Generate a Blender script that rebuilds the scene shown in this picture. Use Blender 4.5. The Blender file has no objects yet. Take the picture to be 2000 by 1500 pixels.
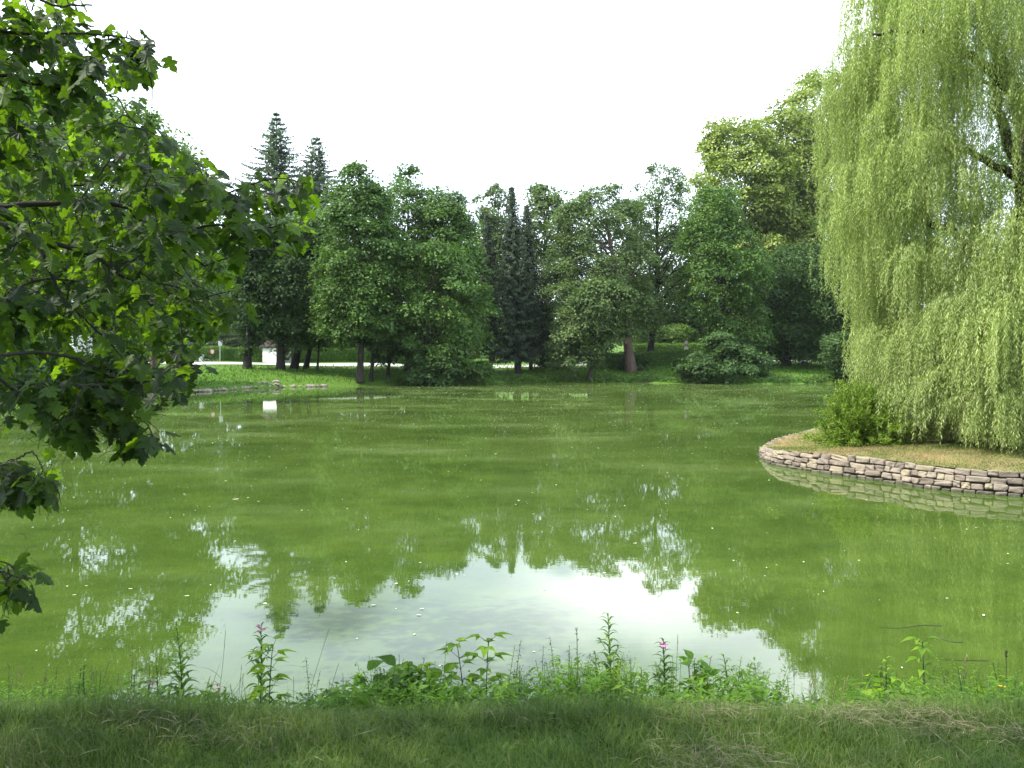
import bpy, math, random
import numpy as np
from mathutils import Vector

S = bpy.context.scene
C = S.collection
R = math.radians
rng = np.random.default_rng(7)
random.seed(7)

# ------------------------------------------------------------------ camera
F = 1540.0                       # focal length in pixels of the 2000 px wide photograph
PITCH = math.atan(47.0 / F)
CAM = np.array([0.0, 0.0, 2.6])
cd = bpy.data.cameras.new('camera')
cam = bpy.data.objects.new('camera', cd)
C.objects.link(cam)
cam.location = CAM
cam.rotation_euler = (R(90) - PITCH, 0, 0)
cd.sensor_width = 36.0
cd.lens = 36.0 * F / 2000.0
cd.clip_start = 0.05
cd.clip_end = 3000
S.camera = cam

# ------------------------------------------------------------------ light
SUN_EL, SUN_AZ = R(50), R(-104)   # azimuth clockwise from +Y: the sun stands to the left
sun_dir = Vector((math.sin(SUN_AZ) * math.cos(SUN_EL), math.cos(SUN_AZ) * math.cos(SUN_EL), math.sin(SUN_EL)))
ld = bpy.data.lights.new('sun', 'SUN')
ld.energy = 5.0
ld.angle = R(0.6)
ld.color = (1.0, 0.93, 0.80)
sun = bpy.data.objects.new('sun', ld)
C.objects.link(sun)
sun.rotation_euler = (-sun_dir).to_track_quat('-Z', 'Y').to_euler()
sun.location = sun_dir * 200

W = bpy.data.worlds.new('World')
S.world = W
W.use_nodes = True
wn, wl = W.node_tree.nodes, W.node_tree.links
wn.clear()
w_out = wn.new('ShaderNodeOutputWorld')
w_bg = wn.new('ShaderNodeBackground')
w_bg.inputs['Strength'].default_value = 0.1
sky = wn.new('ShaderNodeTexSky')
sky.sky_type = 'NISHITA'
sky.sun_disc = False
sky.sun_elevation = SUN_EL
sky.sun_rotation = SUN_AZ % (2 * math.pi)
tc = wn.new('ShaderNodeTexCoord')


def wmath(op, a, b=None, c=None, clamp=False):
    n = wn.new('ShaderNodeMath')
    n.operation = op
    n.use_clamp = clamp
    for i, v in enumerate((a, b, c)):
        if v is None:
            continue
        if isinstance(v, (int, float)):
            n.inputs[i].default_value = v
        else:
            wl.new(v, n.inputs[i])
    return n.outputs[0]


def wblob(az, el, stretch, r0, r1):
    """1 inside a soft oval patch of sky round a compass direction, 0 outside"""
    d = (math.sin(R(az)) * math.cos(R(el)), math.cos(R(az)) * math.cos(R(el)), math.sin(R(el)))
    s = wn.new('ShaderNodeVectorMath'); s.operation = 'SUBTRACT'
    nz = wn.new('ShaderNodeTexNoise'); nz.inputs['Scale'].default_value = 7.0; nz.inputs['Detail'].default_value = 4
    wl.new(tc.outputs['Generated'], nz.inputs['Vector'])
    w = wn.new('ShaderNodeVectorMath'); w.operation = 'MULTIPLY_ADD'
    wl.new(nz.outputs['Color'], w.inputs[0]); w.inputs[1].default_value = (.10, .10, .10)
    wl.new(tc.outputs['Generated'], w.inputs[2])
    wl.new(w.outputs[0], s.inputs[0]); s.inputs[1].default_value = (d[0] + .05, d[1] + .05, d[2] + .05)
    m = wn.new('ShaderNodeVectorMath'); m.operation = 'MULTIPLY'
    wl.new(s.outputs[0], m.inputs[0]); m.inputs[1].default_value = stretch
    ln = wn.new('ShaderNodeVectorMath'); ln.operation = 'LENGTH'
    wl.new(m.outputs[0], ln.inputs[0])
    mr = wn.new('ShaderNodeMapRange'); mr.interpolation_type = 'SMOOTHSTEP'
    wl.new(ln.outputs['Value'], mr.inputs['Value'])
    mr.inputs['From Min'].default_value = r0; mr.inputs['From Max'].default_value = r1
    mr.inputs['To Min'].default_value = 1.0; mr.inputs['To Max'].default_value = 0.0
    return mr.outputs[0]


cn = wn.new('ShaderNodeTexNoise')
cn.inputs['Scale'].default_value = 3.2
cn.inputs['Detail'].default_value = 7
cn.inputs['Roughness'].default_value = .55
wl.new(tc.outputs['Generated'], cn.inputs['Vector'])
base = wmath('MULTIPLY_ADD', cn.outputs['Fac'], 1.5, -.55, True)
bright = wmath('ADD', wmath('MULTIPLY', base, .35), wmath('MULTIPLY', wblob(9, 17.0, (.55, .6, 1.5), .03, .13), .85), None, True)
bright = wmath('ADD', bright, wmath('MULTIPLY', wblob(21, 22, (.8, .8, 1.2), .02, .10), .7), None, True)
bright = wmath('SUBTRACT', bright, wmath('MULTIPLY', wblob(8, 24, (.35, .5, 1.3), .02, .10), .35), None, True)
cr = wn.new('ShaderNodeMix'); cr.data_type = 'RGBA'
wl.new(bright, cr.inputs['Factor'])
CLOUD_GREY, CLOUD_WHITE = (13.0, 15.2, 17.6, 1), (30, 31, 33, 1)
cr.inputs['A'].default_value = CLOUD_GREY
cr.inputs['B'].default_value = CLOUD_WHITE
hole = wmath('MAXIMUM', wblob(33.5, 21.5, (1, 1, 1), .03, .10), wmath('MULTIPLY', wblob(3, 15, (1, 1, 1.6), .004, .04), .5))
skb = wn.new('ShaderNodeMix'); skb.data_type = 'RGBA'; skb.blend_type = 'MULTIPLY'; skb.inputs['Factor'].default_value = 1
wl.new(sky.outputs[0], skb.inputs['A']); skb.inputs['B'].default_value = (2.2, 2.2, 2.2, 1)
thin_cloud = wn.new('ShaderNodeMix'); thin_cloud.data_type = 'RGBA'
wl.new(wmath('MULTIPLY', wblob(-13, 17.0, (.75, .75, 1.5), .01, .085), .85), thin_cloud.inputs['Factor'])
wl.new(cr.outputs['Result'], thin_cloud.inputs['A']); thin_cloud.inputs['B'].default_value = (5.0, 5.8, 6.7, 1)
cr = thin_cloud
mx = wn.new('ShaderNodeMix'); mx.data_type = 'RGBA'
wl.new(wmath('MULTIPLY', hole, .92), mx.inputs['Factor'])
wl.new(cr.outputs['Result'], mx.inputs['A'])
wl.new(skb.outputs['Result'], mx.inputs['B'])
wl.new(mx.outputs['Result'], w_bg.inputs['Color'])
wl.new(w_bg.outputs[0], w_out.inputs['Surface'])

S.view_settings.view_transform = 'Standard'
S.view_settings.look = 'None'
S.view_settings.gamma = 1
S.view_settings.exposure = 0.82
S.cycles.max_bounces = 7
S.cycles.diffuse_bounces = 3
S.cycles.glossy_bounces = 2
S.cycles.transmission_bounces = 4
S.cycles.sample_clamp_indirect = 6
S.cycles.use_denoising = True


# ------------------------------------------------------------------ helpers
def at(px, py, Y):
    """world point at distance Y whose image falls on pixel (px, py) of the photograph"""
    x, y = (px - 1000) / F, -(py - 750) / F
    d = np.array([x, math.cos(PITCH) + y * math.sin(PITCH), -math.sin(PITCH) + y * math.cos(PITCH)])
    return CAM + d * (Y / d[1])


def proj(P):
    P = np.asarray(P, float) - CAM
    f = P[..., 1] * math.cos(PITCH) - P[..., 2] * math.sin(PITCH)
    u = P[..., 1] * math.sin(PITCH) + P[..., 2] * math.cos(PITCH)
    return 1000 + F * P[..., 0] / f, 750 - F * u / f, f


def ground_pt(px, py, z=0.0):
    p = at(px, py, 1.0) - CAM
    return CAM + p * ((z - CAM[2]) / p[2])


def nrm(v):
    return v / np.maximum(np.linalg.norm(v, axis=-1, keepdims=True), 1e-9)


def field(P, f):
    return .5 + .5 * np.sin(P[:, 0] * f + 1.3 * np.sin(P[:, 1] * f * 1.7 + .6)) * np.sin(P[:, 1] * f * 1.3 + 1.1 * np.sin(P[:, 0] * f * .8 + 2))


def rvec(n):
    return nrm(rng.normal(size=(n, 3)))


class Geo:
    def __init__(self):
        self.V, self.L, self.K, self.A, self.n = [], [], [], [], 0

    def add(self, V, Fc, a=None):
        V = np.asarray(V, np.float32).reshape(-1, 3)
        Fc = np.asarray(Fc, np.int64)
        self.V.append(V)
        self.L.append((Fc + self.n).ravel())
        self.K.append(np.full(len(Fc), Fc.shape[1], np.int32))
        if a is None:
            a = rng.random(len(Fc))
        self.A.append(np.broadcast_to(np.asarray(a, np.float32), (len(Fc),)))
        self.n += len(V)

    def build(self, name, mat, parent=None, origin=None, smooth=False):
        V = np.concatenate(self.V)
        o = np.zeros(3) if origin is None else np.asarray(origin, float)
        if parent is not None:
            o, q_ = np.zeros(3), parent
            while q_ is not None:
                o = o + np.array(q_.location); q_ = q_.parent
        V = (V - o).astype(np.float32)
        L = np.concatenate(self.L).astype(np.int32)
        K = np.concatenate(self.K)
        me = bpy.data.meshes.new(name)
        me.vertices.add(len(V)); me.vertices.foreach_set('co', V.ravel())
        me.loops.add(len(L)); me.loops.foreach_set('vertex_index', L)
        me.polygons.add(len(K))
        me.polygons.foreach_set('loop_start', np.concatenate([[0], np.cumsum(K)[:-1]]).astype(np.int32))
        me.polygons.foreach_set('use_smooth', np.full(len(K), smooth))
        at_ = me.attributes.new('v', 'FLOAT', 'FACE')
        at_.data.foreach_set('value', np.concatenate(self.A).astype(np.float32))
        me.update(calc_edges=True)
        me.validate()
        me.materials.append(mat)
        ob = bpy.data.objects.new(name, me)
        C.objects.link(ob)
        if parent is not None:
            ob.parent = parent
        else:
            ob.location = o
        return ob


def tag(o, label=None, cat=None, group=None, kind=None):
    if label: o['label'] = label
    if cat: o['category'] = cat
    if group: o['group'] = group
    if kind: o['kind'] = kind
    return o


def empty(name, loc, label=None, cat=None, group=None):
    o = bpy.data.objects.new(name, None)
    C.objects.link(o)
    o.location = tuple(float(c) for c in loc)
    o.empty_display_size = .2
    return tag(o, label, cat, group)


def leaf_quads(g, P, T, N, L, Wd, a):
    """n pointed leaves: base P, direction T, face normal N"""
    T = nrm(T)
    B = nrm(np.cross(N, T))
    N2 = np.cross(T, B)
    n = len(P)
    L = np.broadcast_to(np.asarray(L, float), (n,))[:, None]
    Wd = np.broadcast_to(np.asarray(Wd, float), (n,))[:, None]
    V = np.stack([P, P + T * L * .45 + B * Wd * .5 + N2 * L * .06, P + T * L, P + T * L * .45 - B * Wd * .5 + N2 * L * .06], 1)
    Fc = np.arange(n * 4).reshape(n, 4)
    g.add(V, Fc, a)


def tube(g, pts, rad, sides=6, a=None):
    pts = np.asarray(pts, float)
    rad = np.broadcast_to(np.asarray(rad, float), (len(pts),))
    t = nrm(np.gradient(pts, axis=0))
    ref = np.array([0, 0, 1.0]) if abs(t[0][2]) < .8 else np.array([1.0, 0, 0])
    b = nrm(np.cross(t, ref)); n = np.cross(b, t)
    an = np.arange(sides) * 2 * math.pi / sides
    V = pts[:, None] + rad[:, None, None] * (np.cos(an)[None, :, None] * b[:, None] + np.sin(an)[None, :, None] * n[:, None])
    i, j = np.meshgrid(np.arange(len(pts) - 1), np.arange(sides), indexing='ij')
    q = np.stack([i * sides + j, i * sides + (j + 1) % sides, (i + 1) * sides + (j + 1) % sides, (i + 1) * sides + j], -1).reshape(-1, 4)
    g.add(V, q, a)


def curve(ctrl, n=12):
    """smooth polyline through control points (Catmull-Rom)"""
    c = np.asarray(ctrl, float)
    c = np.vstack([2 * c[0] - c[1], c, 2 * c[-1] - c[-2]])
    out = []
    for i in range(1, len(c) - 2):
        t = np.linspace(0, 1, n, endpoint=False)[:, None]
        p0, p1, p2, p3 = c[i - 1], c[i], c[i + 1], c[i + 2]
        out.append(.5 * (2 * p1 + (p2 - p0) * t + (2 * p0 - 5 * p1 + 4 * p2 - p3) * t ** 2 + (3 * p1 - p0 - 3 * p2 + p3) * t ** 3))
    out.append(c[-2][None])
    return np.vstack(out)


def box(g, lo, hi, a=None):
    lo, hi = np.asarray(lo, float), np.asarray(hi, float)
    V = np.array([[(lo, hi)[i][0], (lo, hi)[j][1], (lo, hi)[k][2]] for k in (0, 1) for j in (0, 1) for i in (0, 1)])
    g.add(V, [[0, 2, 3, 1], [4, 5, 7, 6], [0, 1, 5, 4], [2, 6, 7, 3], [0, 4, 6, 2], [1, 3, 7, 5]], a)


def rock(g, c, half, seed, rot=None, a=None, p=4.0, rough=.10, n=6):
    """rounded, slightly lumpy block"""
    r = np.random.default_rng(seed)
    u = np.linspace(-1, 1, n)
    faces, verts, off = [], [], 0
    for ax in range(3):
        for s in (-1, 1):
            A, B = np.meshgrid(u, u, indexing='ij')
            q = np.zeros((n, n, 3))
            q[..., ax] = s; q[..., (ax + 1) % 3] = A; q[..., (ax + 2) % 3] = B * s
            verts.append(q.reshape(-1, 3))
            i, j = np.meshgrid(np.arange(n - 1), np.arange(n - 1), indexing='ij')
            faces.append(np.stack([i * n + j, (i + 1) * n + j, (i + 1) * n + j + 1, i * n + j + 1], -1).reshape(-1, 4) + off)
            off += n * n
    V = np.vstack(verts)
    V = V / (np.abs(V) ** p).sum(1, keepdims=True) ** (1 / p)
    k = r.normal(size=(5, 3)) * 2.2
    ph = r.random(5) * 6.28
    V = V * (1 + rough * np.sin(V @ k.T + ph).sum(1, keepdims=True) / 2.2)
    V = V * np.asarray(half)
    if rot is not None:
        V = V @ np.asarray(rot).T
    g.add(V + np.asarray(c), np.vstack(faces), a)


# ------------------------------------------------------------------ materials
def new_mat(name):
    m = bpy.data.materials.new(name)
    m.use_nodes = True
    nt = m.node_tree
    nt.nodes.clear()
    out = nt.nodes.new('ShaderNodeOutputMaterial')
    return m, nt.nodes, nt.links, out


def mixc(n, l, fac, a, b, blend='MIX'):
    x = n.new('ShaderNodeMix'); x.data_type = 'RGBA'; x.blend_type = blend
    for s, v in (('Factor', fac), ('A', a), ('B', b)):
        if isinstance(v, (int, float)):
            x.inputs[s].default_value = v
        elif isinstance(v, tuple):
            x.inputs[s].default_value = v + (1,) if len(v) == 3 else v
        else:
            l.new(v, x.inputs[s])
    return x.outputs['Result']


def noise(n, l, scale, detail=4, rough=.55, vec=None, stretch=None):
    t = n.new('ShaderNodeTexNoise')
    t.inputs['Scale'].default_value = scale; t.inputs['Detail'].default_value = detail; t.inputs['Roughness'].default_value = rough
    if vec is None:
        c = n.new('ShaderNodeTexCoord'); vec = c.outputs['Object']
    if stretch:
        mp = n.new('ShaderNodeMapping'); mp.inputs['Scale'].default_value = stretch
        l.new(vec, mp.inputs['Vector']); vec = mp.outputs[0]
    l.new(vec, t.inputs['Vector'])
    return t.outputs['Fac']


def ramp(n, l, fac, stops):
    r = n.new('ShaderNodeValToRGB')
    e = r.color_ramp.elements
    while len(e) < len(stops):
        e.new(.5)
    for el, (p, c) in zip(e, stops):
        el.position = p
        el.color = tuple(c) + (1,) if len(c) == 3 else c
    l.new(fac, r.inputs['Fac'])
    return r.outputs['Color']


def leaf_mat(name, stops, trans=.24, tcol=None, rough=.55, nscale=.5, namp=.35, spec=.2):
    m, n, l, out = new_mat(name)
    a = n.new('ShaderNodeAttribute'); a.attribute_name = 'v'
    col = ramp(n, l, a.outputs['Fac'], stops)
    nz = noise(n, l, nscale, 3)
    col = mixc(n, l, namp, col, mixc(n, l, 1.0, col, ramp(n, l, nz, [(.3, (.35, .42, .35)), (.7, (1.6, 1.5, 1.3))]), 'MULTIPLY'))
    p = n.new('ShaderNodeBsdfPrincipled')
    l.new(col, p.inputs['Base Color']); p.inputs['Roughness'].default_value = rough
    p.inputs['Specular IOR Level'].default_value = spec
    t = n.new('ShaderNodeBsdfTranslucent')
    l.new(mixc(n, l, 1.0, col, tcol or (1.5, 1.7, .7), 'MULTIPLY'), t.inputs['Color'])
    mxs = n.new('ShaderNodeMixShader'); mxs.inputs[0].default_value = trans
    l.new(p.outputs[0], mxs.inputs[1]); l.new(t.outputs[0], mxs.inputs[2])
    l.new(mxs.outputs[0], out.inputs['Surface'])
    return m


def solid_mat(name, stops, nscale=6, rough=.8, stretch=None, bump=0.0, bscale=20, use_v=0.0, spec=.3, metal=0.0, vec=None):
    m, n, l, out = new_mat(name)
    nz = noise(n, l, nscale, 6, .6, stretch=stretch)
    fac = nz
    if use_v:
        a = n.new('ShaderNodeAttribute'); a.attribute_name = 'v'
        mm = n.new('ShaderNodeMix'); mm.data_type = 'FLOAT'; mm.inputs['Factor'].default_value = use_v
        l.new(nz, mm.inputs['A']); l.new(a.outputs['Fac'], mm.inputs['B'])
        fac = mm.outputs['Result']
    p = n.new('ShaderNodeBsdfPrincipled')
    l.new(ramp(n, l, fac, stops), p.inputs['Base Color'])
    p.inputs['Roughness'].default_value = rough; p.inputs['Specular IOR Level'].default_value = spec; p.inputs['Metallic'].default_value = metal
    if bump:
        b = n.new('ShaderNodeBump'); b.inputs['Strength'].default_value = 1; b.inputs['Distance'].default_value = bump
        l.new(noise(n, l, bscale, 5, .6, stretch=stretch), b.inputs['Height']); l.new(b.outputs[0], p.inputs['Normal'])
    l.new(p.outputs[0], out.inputs['Surface'])
    return m


M = {}
M['mid'] = leaf_mat('leaf_mid_green', [(0, (.034, .072, .014)), (.6, (.070, .138, .026)), (1, (.13, .215, .044))])
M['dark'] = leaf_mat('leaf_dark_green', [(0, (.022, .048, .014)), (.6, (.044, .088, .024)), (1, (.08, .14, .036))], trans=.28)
M['grey'] = leaf_mat('leaf_grey_green', [(0, (.042, .076, .024)), (.6, (.086, .135, .042)), (1, (.15, .20, .07))])
M['yellow'] = leaf_mat('leaf_yellow_green', [(0, (.10, .145, .03)), (.6, (.22, .275, .065)), (1, (.37, .42, .13))])
M['light'] = leaf_mat('leaf_light_green', [(0, (.05, .10, .018)), (.6, (.09, .16, .03)), (1, (.14, .21, .05))])
M['gold'] = leaf_mat('leaf_gold', [(0, (.18, .18, .01)), (.6, (.32, .30, .015)), (1, (.45, .40, .03))])
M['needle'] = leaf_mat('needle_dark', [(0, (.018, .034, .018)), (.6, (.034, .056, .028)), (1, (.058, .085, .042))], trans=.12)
M['fir'] = leaf_mat('needle_blue_green_hazed', [(0, (.065, .10, .075)), (.6, (.10, .14, .10)), (1, (.15, .19, .13))], trans=.25)  # needles lightened so the colour itself carries the distance haze
M['hedge'] = leaf_mat('leaf_hedge', [(0, (.05, .11, .018)), (.6, (.09, .17, .03)), (1, (.15, .24, .05))])
M['willow'] = leaf_mat('leaf_willow', [(0, (.125, .175, .055)), (.5, (.255, .31, .115)), (1, (.42, .46, .23))], trans=.36, nscale=.35, namp=.25)
M['bush'] = leaf_mat('leaf_bush', [(0, (.06, .115, .014)), (.6, (.14, .215, .03)), (1, (.26, .32, .07))], trans=.4)
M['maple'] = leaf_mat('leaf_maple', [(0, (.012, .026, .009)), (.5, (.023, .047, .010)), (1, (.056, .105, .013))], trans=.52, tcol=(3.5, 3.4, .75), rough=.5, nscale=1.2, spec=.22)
M['weed'] = leaf_mat('leaf_weed', [(0, (.042, .098, .012)), (.6, (.085, .175, .018)), (1, (.15, .26, .03))], trans=.45, nscale=5)
M['weed_dark'] = leaf_mat('leaf_weed_dark', [(0, (.026, .062, .012)), (.6, (.050, .115, .018)), (1, (.085, .165, .028))], trans=.4, nscale=5)
M['weed_lime'] = leaf_mat('leaf_weed_lime', [(0, (.09, .18, .012)), (.6, (.15, .26, .018)), (1, (.22, .34, .03))], trans=.5, nscale=5)
M['red_leaf'] = leaf_mat('leaf_red_tip', [(0, (.10, .05, .02)), (1, (.20, .09, .03))], trans=.4, nscale=5)
M['grass'] = leaf_mat('grass_blade', [(0, (.036, .066, .015)), (.5, (.066, .112, .025)), (.82, (.11, .155, .040)), (1, (.23, .215, .10))], trans=.35, nscale=1.3, namp=.5)
M['bankgrass'] = leaf_mat('bank_grass_blade', [(0, (.042, .10, .009)), (.6, (.075, .16, .014)), (1, (.125, .22, .03))], trans=.4, nscale=.4)
M['straw'] = leaf_mat('dry_straw', [(0, (.085, .075, .04)), (.6, (.15, .13, .078)), (1, (.24, .21, .135))], trans=.2, nscale=3, tcol=(1, 1, 1))
M['dryturf'] = leaf_mat('dry_turf_blade', [(0, (.06, .12, .02)), (.3, (.13, .17, .04)), (.55, (.27, .23, .10)), (.8, (.30, .22, .13)), (1, (.24, .15, .10))], trans=.25, nscale=1.0, namp=.6, tcol=(1.1, 1.1, .7))
M['pink'] = leaf_mat('petal_pink', [(0, (.42, .16, .34)), (1, (.62, .30, .52))], trans=.4, nscale=5, tcol=(1, 1, 1))
M['petalyellow'] = leaf_mat('petal_yellow', [(0, (.55, .32, .02)), (1, (.7, .5, .04))], trans=.3, tcol=(1, 1, 1))
M['seed'] = leaf_mat('seed_head', [(0, (.16, .13, .08)), (1, (.30, .27, .18))], trans=.25, nscale=5, tcol=(1, 1, 1))
M['darkseed'] = leaf_mat('dark_bud', [(0, (.03, .03, .03)), (1, (.07, .06, .05))], trans=.1, nscale=5)
M['bark'] = solid_mat('bark_brown', [(.3, (.018, .015, .012)), (.7, (.055, .046, .036))], 5, .95, (1, 1, .25), .03, 9)
M['redbark'] = solid_mat('bark_reddish', [(.3, (.07, .048, .04)), (.7, (.15, .105, .085))], 5, .95, (1, 1, .25), .03, 9)
M['darkbark'] = solid_mat('bark_dark', [(.3, (.010, .009, .008)), (.7, (.030, .026, .020))], 8, .9, (1, 1, .4), .01, 25)
M['stem'] = solid_mat('green_stem', [(.3, (.035, .055, .02)), (.7, (.07, .11, .03))], 20, .6)
M['darkstem'] = solid_mat('dark_stem', [(.3, (.018, .028, .014)), (.7, (.045, .055, .03))], 20, .6)
M['stone'] = solid_mat('wall_stone', [(.05, (.085, .068, .054)), (.35, (.175, .142, .112)), (.6, (.24, .198, .158)), (.8, (.25, .21, .135)), (1, (.34, .295, .245))], 5, .9, None, .02, 24, use_v=.6)
_n, _l = M['stone'].node_tree.nodes, M['stone'].node_tree.links
_p = next(q_ for q_ in _n if q_.type == 'BSDF_PRINCIPLED')
_src = _p.inputs['Base Color'].links[0].from_socket
_geo = _n.new('ShaderNodeNewGeometry'); _sep = _n.new('ShaderNodeSeparateXYZ'); _l.new(_geo.outputs['Position'], _sep.inputs[0])
_nz = noise(_n, _l, 3.0, 5, .65)
_add = _n.new('ShaderNodeMath'); _add.operation = 'MULTIPLY_ADD'; _l.new(_nz, _add.inputs[0]); _add.inputs[1].default_value = -.16; _l.new(_sep.outputs['Z'], _add.inputs[2])
_wet = _n.new('ShaderNodeMapRange'); _l.new(_add.outputs[0], _wet.inputs['Value'])
_wet.inputs['From Min'].default_value = -.06; _wet.inputs['From Max'].default_value = .03; _wet.inputs['To Min'].default_value = 1; _wet.inputs['To Max'].default_value = 0
_moss = _n.new('ShaderNodeMapRange'); _l.new(noise(_n, _l, 4.5, 6, .7), _moss.inputs['Value'])
_moss.inputs['From Min'].default_value = .58; _moss.inputs['From Max'].default_value = .72; _moss.inputs['To Max'].default_value = .6
_c = mixc(_n, _l, _moss.outputs[0], _src, (.085, .095, .035))
_l.new(mixc(_n, _l, _wet.outputs[0], _c, (.055, .052, .034)), _p.inputs['Base Color'])
M['mortar'] = solid_mat('wall_joint', [(.3, (.045, .036, .028)), (.7, (.10, .08, .06))], 9, .95, None, .01, 30)
M['shorestone'] = solid_mat('shore_stone', [(.1, (.13, .105, .09)), (.5, (.26, .21, .18)), (.9, (.38, .33, .29))], 3, .9, None, .02, 10, use_v=.5)
M['plaster'] = solid_mat('white_plaster', [(.3, (.72, .71, .68)), (.7, (.84, .83, .81))], 1.5, .85, None, .004, 30)
M['rooftile'] = solid_mat('roof_tile', [(.3, (.022, .017, .016)), (.7, (.05, .036, .032))], 4, .8, (6, 1, 1), .02, 8)
M['redroof'] = solid_mat('red_roof_tile', [(.3, (.36, .12, .085)), (.7, (.52, .24, .19))], 4, .8, (6, 1, 1), .02, 8)
M['brownwall'] = solid_mat('brown_boards', [(.3, (.13, .085, .055)), (.7, (.23, .16, .11))], 3, .85, (8, 8, .5), .01, 8)
M['beige'] = solid_mat('beige_render', [(.3, (.45, .37, .25)), (.7, (.58, .50, .36))], 1.2, .85)
M['glass'] = solid_mat('window_glass', [(.3, (.02, .025, .03)), (.7, (.04, .05, .06))], 1, .08, spec=.6)
M['wood'] = solid_mat('dark_wood', [(.3, (.04, .028, .02)), (.7, (.08, .055, .04))], 4, .7, (8, 8, .6))
M['concrete'] = solid_mat('pale_concrete', [(.3, (.42, .42, .40)), (.7, (.58, .58, .56))], 6, .9, None, .004, 30)
M['metal'] = solid_mat('galvanised_post', [(.3, (.36, .38, .40)), (.7, (.48, .50, .52))], 6, .5, metal=.3)
M['blackmetal'] = solid_mat('dark_post', [(.3, (.025, .025, .025)), (.7, (.05, .05, .05))], 6, .6)
M['signwhite'] = solid_mat('sign_white', [(.3, (.76, .76, .76)), (.7, (.82, .82, .82))], 3, .4)
M['signred'] = solid_mat('sign_red', [(.3, (.50, .05, .04)), (.7, (.58, .08, .06))], 3, .4)
M['asphalt'] = solid_mat('road_asphalt', [(.3, (.38, .38, .38)), (.7, (.48, .48, .475))], 1.2, .85, None, .004, 60)
M['debris'] = solid_mat('floating_bits', [(0, (.34, .38, .18)), (.6, (.62, .64, .46)), (1, (.84, .83, .74))], 3, .6, use_v=.9)
M['floatleaf'] = solid_mat('floating_leaf', [(0, (.35, .33, .18)), (1, (.70, .66, .52))], 20, .5, use_v=.7)
M['litterdark'] = solid_mat('waterlogged_stick', [(.3, (.02, .03, .012)), (.7, (.05, .06, .025))], 9, .6)

# ground: grass, worn earth close to the water and under the trees, paler meadow on the hill
m, n, l, out = new_mat('ground_turf')
g1 = noise(n, l, .35, 6, .6)
g2 = noise(n, l, 9, 6, .7)
col = mixc(n, l, g1, (.045, .105, .012), (.10, .19, .025))
col = mixc(n, l, .55, col, mixc(n, l, 1.0, col, ramp(n, l, g2, [(.3, (.35, .4, .35)), (.7, (1.5, 1.4, 1.3))]), 'MULTIPLY'))
mask = noise(n, l, .16, 5, .6)
mr = n.new('ShaderNodeMapRange'); l.new(mask, mr.inputs['Value']); mr.inputs['From Min'].default_value = .60; mr.inputs['From Max'].default_value = .72
col = mixc(n, l, mr.outputs[0], col, (.05, .042, .026))
p = n.new('ShaderNodeBsdfPrincipled'); l.new(col, p.inputs['Base Color']); p.inputs['Roughness'].default_value = .95; p.inputs['Specular IOR Level'].default_value = .15
b = n.new('ShaderNodeBump'); b.inputs['Distance'].default_value = .06; l.new(g2, b.inputs['Height']); l.new(b.outputs[0], p.inputs['Normal'])
l.new(p.outputs[0], out.inputs['Surface'])
M['ground'] = m

m, n, l, out = new_mat('island_turf')
g1 = noise(n, l, 1.1, 6, .6)
g2 = noise(n, l, 30, 6, .7)
col = ramp(n, l, g1, [(.25, (.085, .12, .03)), (.45, (.19, .18, .07)), (.58, (.26, .19, .10)), (.72, (.14, .15, .045))])
col = mixc(n, l, .5, col, mixc(n, l, 1.0, col, ramp(n, l, g2, [(.3, (.4, .4, .4)), (.7, (1.4, 1.4, 1.4))]), 'MULTIPLY'))
p = n.new('ShaderNodeBsdfPrincipled'); l.new(col, p.inputs['Base Color']); p.inputs['Roughness'].default_value = .95; p.inputs['Specular IOR Level'].default_value = .1
b = n.new('ShaderNodeBump'); b.inputs['Distance'].default_value = .03; l.new(g2, b.inputs['Height']); l.new(b.outputs[0], p.inputs['Normal'])
l.new(p.outputs[0], out.inputs['Surface'])
M['island'] = m

# pond water: green with algae, a thin broken film of scum over a mirror surface
m, n, l, out = new_mat('pond_water')
big = noise(n, l, .12, 5, .6, stretch=(.6, 1.2, 1))
streak = noise(n, l, .30, 7, .68, stretch=(.55, 1.0, 1))
fine = noise(n, l, 4, 5, .7, stretch=(.5, 1.6, 1))
mott = noise(n, l, .9, 6, .7, stretch=(.7, 1.0, 1))
col = mixc(n, l, big, (.021, .043, .006), (.050, .081, .013))
col = mixc(n, l, 1.0, col, ramp(n, l, mott, [(.30, (.62, .68, .7)), (.5, (1, 1, 1)), (.70, (1.5, 1.36, 1.3))]), 'MULTIPLY')
p = n.new('ShaderNodeBsdfPrincipled')
l.new(col, p.inputs['Base Color']); p.inputs['Roughness'].default_value = .015; p.inputs['IOR'].default_value = 1.42
wv = noise(n, l, 5.0, 3, .5, stretch=(.35, 1.5, 1))
b = n.new('ShaderNodeBump'); b.inputs['Strength'].default_value = 1; b.inputs['Distance'].default_value = .00024
l.new(wv, b.inputs['Height']); l.new(b.outputs[0], p.inputs['Normal'])
film = n.new('ShaderNodeBsdfDiffuse')
fleck = noise(n, l, 16, 6, .75, stretch=(.22, 1.5, 1))
fcol = mixc(n, l, fine, (.055, .092, .015), (.104, .144, .040))
pale = n.new('ShaderNodeMapRange'); l.new(streak, pale.inputs['Value']); pale.inputs['From Min'].default_value = .52; pale.inputs['From Max'].default_value = .68; pale.inputs['To Max'].default_value = .75
fcol = mixc(n, l, pale.outputs[0], fcol, (.14, .175, .075))
l.new(mixc(n, l, 1.0, fcol, ramp(n, l, fleck, [(.32, (.55, .62, .55)), (.5, (1, 1, 1)), (.72, (1.45, 1.35, 1.4))]), 'MULTIPLY'), film.inputs['Color'])
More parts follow.
